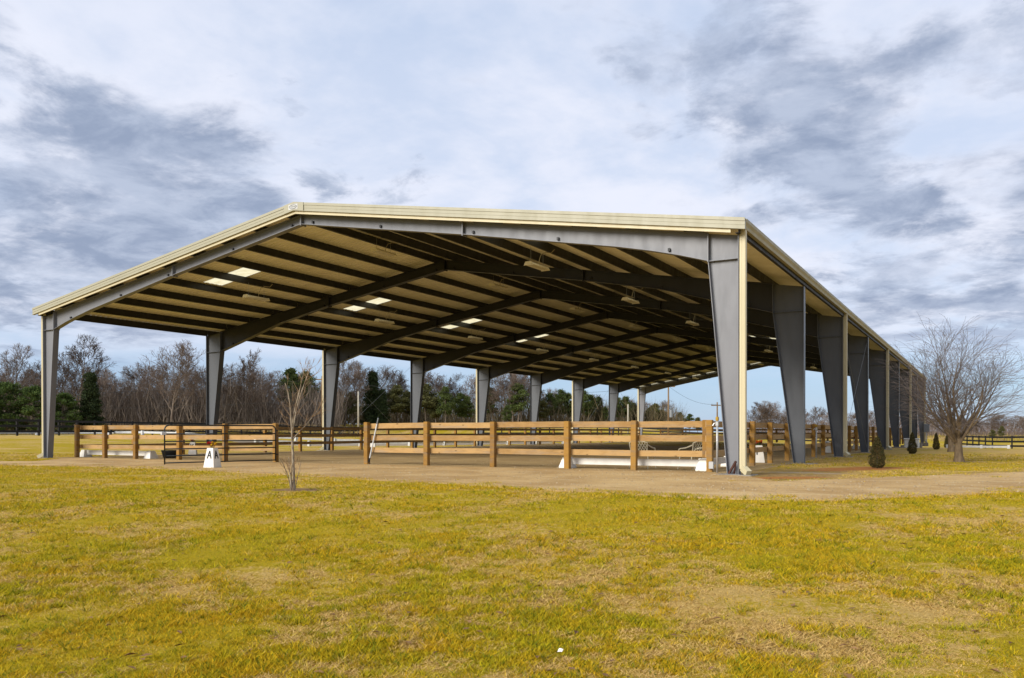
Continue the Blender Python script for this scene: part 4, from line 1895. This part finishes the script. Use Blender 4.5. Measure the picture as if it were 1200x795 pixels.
TREES = [  # column, top row, distance, kind
    (-60, 425, 128, 'bare'), (-25, 418, 130, 'bare'), (4, 428, 125, 'bare'), (22, 417, 122, 'bare'), (38, 426, 130, 'bare'), (47, 421, 138, 'bare'), (72, 416, 136, 'bare'), (92, 403, 122, 'bare'),
    (112, 420, 140, 'bare'), (132, 425, 132, 'bare'), (146, 430, 142, 'bare'), (160, 428, 135, 'bare'), (176, 429, 128, 'bare'),
    (190, 426, 145, 'bare'), (201, 415, 120, 'bare'), (214, 424, 135, 'bare'), (228, 424, 140, 'bare'), (238, 430, 132, 'bare'),
    (262, 430, 140, 'bare'), (274, 424, 132, 'bare'), (288, 418, 128, 'bare'), (303, 424, 138, 'bare'), (318, 430, 130, 'bare'), (330, 426, 145, 'bare'),
    (345, 432, 150, 'bare'), (362, 436, 150, 'bare'), (372, 440, 140, 'bare'), (396, 436, 150, 'bare'), (404, 432, 146, 'bare'), (415, 430, 150, 'bare'),
    (428, 440, 160, 'bare'), (447, 441, 160, 'bare'), (460, 446, 165, 'bare'), (472, 440, 160, 'bare'), (494, 446, 165, 'bare'), (508, 444, 165, 'bare'), (518, 445, 170, 'bare'),
    (534, 452, 170, 'bare'), (552, 450, 170, 'bare'), (578, 445, 165, 'bare'), (590, 441, 160, 'bare'), (601, 437, 160, 'bare'), (610, 438, 165, 'bare'), (618, 445, 170, 'bare'),
    (633, 455, 170, 'bare'), (641, 462, 175, 'bare'), (704, 466, 180, 'bare'), (755, 472, 190, 'bare'), (764, 474, 185, 'bare'), (776, 476, 190, 'bare'),
    (8, 451, 108, 'bush'), (-22, 455, 106, 'bush'), (38, 455, 108, 'bush'), (74, 463, 110, 'bush'), (106, 439, 112, 'cedar'),
    (342, 434, 138, 'pine'), (359, 437, 140, 'pine'), (437, 437, 150, 'cedar'), (411, 461, 148, 'olive'), (448, 458, 150, 'cedar'), (466, 453, 152, 'olive'), (478, 460, 155, 'olive'),
    (500, 452, 150, 'olive'), (522, 455, 148, 'pine'), (511, 466, 150, 'olive'), (539, 462, 152, 'pine'), (548, 466, 152, 'pine'), (574, 456, 165, 'pine'), (594, 476, 150, 'pine'),
    (607, 451, 160, 'pine'), (636, 470, 165, 'olive'), (645, 462, 172, 'pine'), (657, 458, 172, 'pine'), (665, 462, 172, 'pine'), (684, 459, 170, 'pine'), (692, 464, 172, 'pine'), (702, 466, 175, 'cedar'), (709, 478, 172, 'pine'),
    (724, 467, 175, 'pine'), (733, 466, 176, 'pine'), (743, 473, 180, 'cedar'), (760, 479, 182, 'olive'), (768, 474, 182, 'olive'), (776, 481, 184, 'pine'), (797, 484, 215, 'pine'), (808, 486, 215, 'pine'), (818, 490, 225, 'olive'),
    (884, 477, 190, 'bare'), (893, 474, 190, 'bare'), (902, 478, 195, 'bare'), (911, 483, 200, 'bare'), (920, 486, 230, 'bare'),
    (1163, 504, 150, 'olive'), (1174, 500, 160, 'olive'),
]
for k in range(30):
    u = 918+k*13.5+random.uniform(-4, 4)
    TREES.append((u, 487-2.5*math.sin(k*.7)-random.uniform(0, 5)+(6 if u > 1120 else 0), 250+random.uniform(-25, 30), 'bare'))


def place_trees():
    rows = []
    for i, (u, tv, t, kind) in enumerate(TREES):
        if kind == 'bare' and u < 400 and u not in (22, 92, 201, 288):
            tv += 8+(i*37 % 13)
        gap = next(i for i, (lim, _) in enumerate(L_COLS) if u < lim)
        rows.append((gap, kind, u, tv, t))
    rows.sort()
    cnt = {}
    for (gap, kind, u, tv, t) in rows:
        cnt[gap, kind] = cnt.get((gap, kind), 0)+1
    seen = {}
    vis = {}
    for n, (gap, kind, u, tv, t) in enumerate(rows):
        seen[gap, kind] = seen.get((gap, kind), 0)+1
        nm, words, cat = KINDW[kind]
        total = cnt[gap, kind]
        where = L_COLS[gap][1]
        if total == 1:
            lab = 'the only %s seen %s' % (words, where)
        else:
            lab = '%s %s from left, %s' % (ORD[seen[gap, kind]-1], words, where)
        ks = [k for k in PROTO if k[0] == kind]
        pr = PROTO[ks[int((n*7+3) % len(ks))]]
        xy = px_depth(u, t)
        z0 = float(ground_z(*xy))-.05
        H = at_depth(u, tv, t)[2]-z0
        s = H/pr[2]
        root = empty(nm, (xy[0], xy[1], z0), random.random()*6.28)
        wid = s*random.uniform(.9, 1.15)
        if kind == 'bare':
            wid = max(s*1.05, .85)*random.uniform(.95, 1.3)
        root.scale = (wid, wid, s)
        tag(root, lab, cat, 'treeline behind the arena')
        link('trunk', pr[0], root)
        link('crown', pr[1], root)


place_trees()


def build_undergrowth():
    """the brown brush and saplings that close the wood below the crowns"""
    rng = np.random.default_rng(77)

    def band(n, us, ts, hs, spread, colA, colB):
        u = us[0]+(us[1]-us[0])*rng.random(n)
        t = ts[0]+(ts[1]-ts[0])*rng.random(n)+spread*(u-us[0])/(us[1]-us[0])
        q = CAM[None, :]+(FW[None, :]+RT[None, :]*((u-600)/FPX)[:, None])*t[:, None]
        x, y = q[:, 0], q[:, 1]
        z = ground_z(x, y)
        h = (hs[0]+(hs[1]-hs[0])*rng.random(n)**1.6)*(.55+.9*fbm(u/23.0, t*0+3, 4, 3))
        lean = rng.normal(0, .22, (n, 2))*h[:, None]
        w = .022+.05*rng.random(n)
        base = h*rng.random(n)*.6
        az = rng.random(n)*3.14
        p0 = np.stack([x-np.cos(az)*w, y-np.sin(az)*w, z+base-.1], 1)
        p1 = np.stack([x+np.cos(az)*w, y+np.sin(az)*w, z+base-.1], 1)
        p2 = np.stack([x+lean[:, 0], y+lean[:, 1], z+h], 1)
        V = np.stack([p0, p1, p2], 1).reshape(-1, 3)
        r = rng.random((n, 1))
        c = np.repeat(np.array(colA)*(1-r)+np.array(colB)*r, 3, 0)
        return V, c

    parts = [band(36000, (-140, 400), (120, 158), (1.0, 8.8), 8, (.095, .076, .062), (.190, .152, .120)),
             band(20000, (380, 800), (150, 190), (1.0, 7.0), 25, (.065, .055, .030), (.150, .115, .066)),
             band(16000, (860, 1340), (255, 320), (1.5, 7.5), 0, (.105, .078, .070), (.180, .138, .122)),
             band(5000, (-140, 420), (104, 118), (.3, 1.6), 10, (.10, .075, .040), (.20, .15, .07)),
             band(5000, (870, 1340), (150, 240), (.2, 1.3), 0, (.13, .10, .045), (.24, .17, .08))]
    V = np.concatenate([p[0] for p in parts])
    C = np.concatenate([p[1] for p in parts])
    T = np.arange(len(V)).reshape(-1, 3)
    tag(link('woodland_brush', fast_mesh('woodland_brush', V, T, M['brush'], C)), 'brown leafless brush filling the wood below the treetops', 'brush', kind='stuff')


build_undergrowth()


# ------------------------------------------------------------------ weeping trees on the right
def weeping(u, v, top_v, seed, label, dense=1.0, scale=1.0):
    p = on_ground(u, v)
    t = float(np.dot(p-CAM, FW))
    H = (at_depth(u, top_v, t)[2]-p[2])
    rng = np.random.default_rng(seed)
    spec = [dict(len=.22, rad=.032, seg=4, wander=.05, trop=.0, tip=.80, sides=9, kids=12, start=.60),
            dict(ratio=3.0, fall=.35, ang=.80, rr=.44, seg=9, wander=.075, trop=.085, tip=.14, sides=6, kids=8*dense, start=.14, rmin=.008),
            dict(ratio=.46, fall=.55, ang=.55, rr=.55, seg=7, wander=.10, trop=.045, tip=.25, sides=4, kids=5.5*dense, start=.10, rmin=.006),
            dict(ratio=.62, fall=.45, ang=.50, rr=.6, seg=6, wander=.08, trop=-.03, tip=.4, sides=3, kids=4, start=.1, rmin=.0048),
            dict(ratio=.62, fall=.3, ang=.45, rr=.7, seg=5, wander=.08, trop=-.16, tip=.6, sides=3, rmin=.0040)]
    tr, cr = grow(rng, spec, H, (-.02, .0))
    zmax = max(q[2] for q in cr.v)
    s = H/zmax
    # root flare
    root = empty('weeping_tree', tuple(p), 0.4)
    root.scale = (s*scale, s*scale, s)
    tag(root, label, 'tree', 'bare weeping trees on the right')
    tr.build('trunk', M['willow_bark'], root, True)
    cr.build('crown', M['willow_twig'], root)


weeping(1124, 541.8, 361, 5, 'large bare weeping tree with a knotted trunk on the right', 1.0, 1.14)
weeping(1115, 529.5, 395, 9, 'bare weeping tree half hidden behind the larger one', .5)


# ------------------------------------------------------------------ small conical cypresses
def cypress(u, v, top_v, label, seed, wfac=.20):
    p = on_ground(u, v)
    t = float(np.dot(p-CAM, FW))
    H = (v-top_v)*t/FPX
    rng = np.random.default_rng(seed)
    n = 9000
    f = rng.random(n)**1.25
    R = H*wfac*np.minimum(1, (f+.05)*5)**.5*(1-f)**.62
    az = rng.random(n)*6.283
    lump = .55+.9*fbm(az*2.2+seed, f*11, seed, 3)
    rr = R*lump*(.55+.5*rng.random(n)**.5)
    c = np.stack([np.cos(az)*rr, np.sin(az)*rr, f*H*.985+.02], 1)
    up = np.array([0, 0, 1.0])
    sz = H*.030
    V, T, C = leaf_cloud(c, None, sz, rng, (.024, .028, .010), (.105, .088, .030))
    brown = rng.random(n) < .16
    Cb = C.reshape(-1, 3, 3)
    Cb[brown] = np.array([.13, .075, .028])
    root = empty('cypress_shrub', tuple(p), rng.random()*6)
    tag(root, label, 'shrub', 'young cypresses along the right side')
    tk = MB()
    tk.tube([(0, 0, -.05), (0, 0, H*.9)], [H*.02, .004], 6)
    tk.build('trunk', M['bark'], root)
    link('crown', fast_mesh('crown', V, T, M['cypress'], Cb.reshape(-1, 3)), root)


cypress(1028, 548.5, 512, 'nearest small cypress on red clay beside the right columns', 1, .27)
cypress(1069, 532, 507, 'second small cypress in front of the white tote', 2, .22)
cypress(1097, 527, 507.5, 'third small cypress from the front, left of the weeping tree trunks', 3, .21)
cypress(1109.5, 524.8, 510, 'farthest small cypress, touching the weeping tree trunk in the view', 4, .21)


# ------------------------------------------------------------------ sapling in the foreground
def sapling():
    p = on_ground(343.5, 575)
    t0 = float(np.dot(p-CAM, FW))
    root = empty('birch_sapling', tuple(p))
    tag(root, 'pale barked bare sapling growing in the lawn in front of the gateway', 'tree')
    rng = np.random.default_rng(4)
    px = t0/FPX

    def path(pts, dep):
        out = []
        n = len(pts)
        for i, (u, v) in enumerate(pts):
            out.append(at_depth(u, v, t0+dep*i/(n-1))-p)
        return out
    tr, cr = MB(), MB()
    main = [([(343.8, 577), (344.2, 560), (343.6, 545), (343.2, 530), (342.4, 516), (342, 505), (341, 490), (339.8, 474), (337.5, 460), (334, 449)], -.15, 2.0, .35),
            ([(342.2, 507), (345, 493), (347.5, 480), (352, 463), (358, 446), (363, 432)], .35, 1.1, .25),
            ([(342.6, 500), (343.8, 488), (347, 474), (351, 458), (354.5, 443), (357, 431)], -.3, 1.0, .25),
            ([(343, 515), (350, 507), (358, 499), (366, 489), (373, 480)], .25, .9, .25),
            ([(341.4, 577), (339.5, 566), (336.5, 555), (332, 545), (328, 537)], -.3, .7, .3),
            ([(342.0, 577), (340, 560), (339, 548), (338.4, 536)], .2, .7, .3),
            ([(345.2, 577), (348, 562), (350.5, 552), (353, 541)], .3, .55, .25),
            ([(342.6, 575), (341.5, 562), (341.2, 545)], -.15, 1.0, .3)]
    for pts, dep, r0, r1 in main:
        P = path(pts, dep)
        n = len(P)
        rad = [(r0+(r1-r0)*i/(n-1))*px for i in range(n)]
        tr.tube(P, rad, 7, False)
        # side twigs
        for k in range(12 if r0 > .8 else 3):
            f = rng.uniform(.35, .98)
            i = min(int(f*(n-1)), n-2)
            q = P[i]+(P[i+1]-P[i])*(f*(n-1)-i)
            d = norm(norm(P[i+1]-P[i])+rng.normal(0, .55, 3))
            L = rng.uniform(.18, .55)*(1.3-f*.6)
            m1 = q+d*L*.5+np.array([0, 0, .02])
            e = q+norm(d+np.array([0, 0, .5]))*L
            cr.tube([q, m1, e], [.24*px, .18*px, .10*px], 4, False)
            for j in range(2):
                d2 = norm(d+rng.normal(0, .6, 3)+np.array([0, 0, .4]))
                cr.tube([m1, m1+d2*L*.45], [.2*px, .12*px], 3, False)
    for pts in ([(340, 499), (331, 496), (322, 497)], [(340.5, 488), (333, 478), (330, 470)], [(352, 463), (346, 452), (343, 446)], [(358, 446), (368, 440), (378, 433)],
                [(362, 434), (366, 430)], [(354, 445), (349, 436)], [(366, 489), (370, 480)], [(346, 486), (355, 476), (361, 470)], [(340, 476), (334, 468)]):
        cr.tube(path(pts, rng.uniform(-.25, .25)), [.42*px]+[.3*px]*(len(pts)-2)+[.16*px], 4, False)
    tr.build('trunk', M['sap_bark'], root, True)
    cr.build('crown', M['sap_twig'], root)


sapling()

SC.render.engine = 'CYCLES'
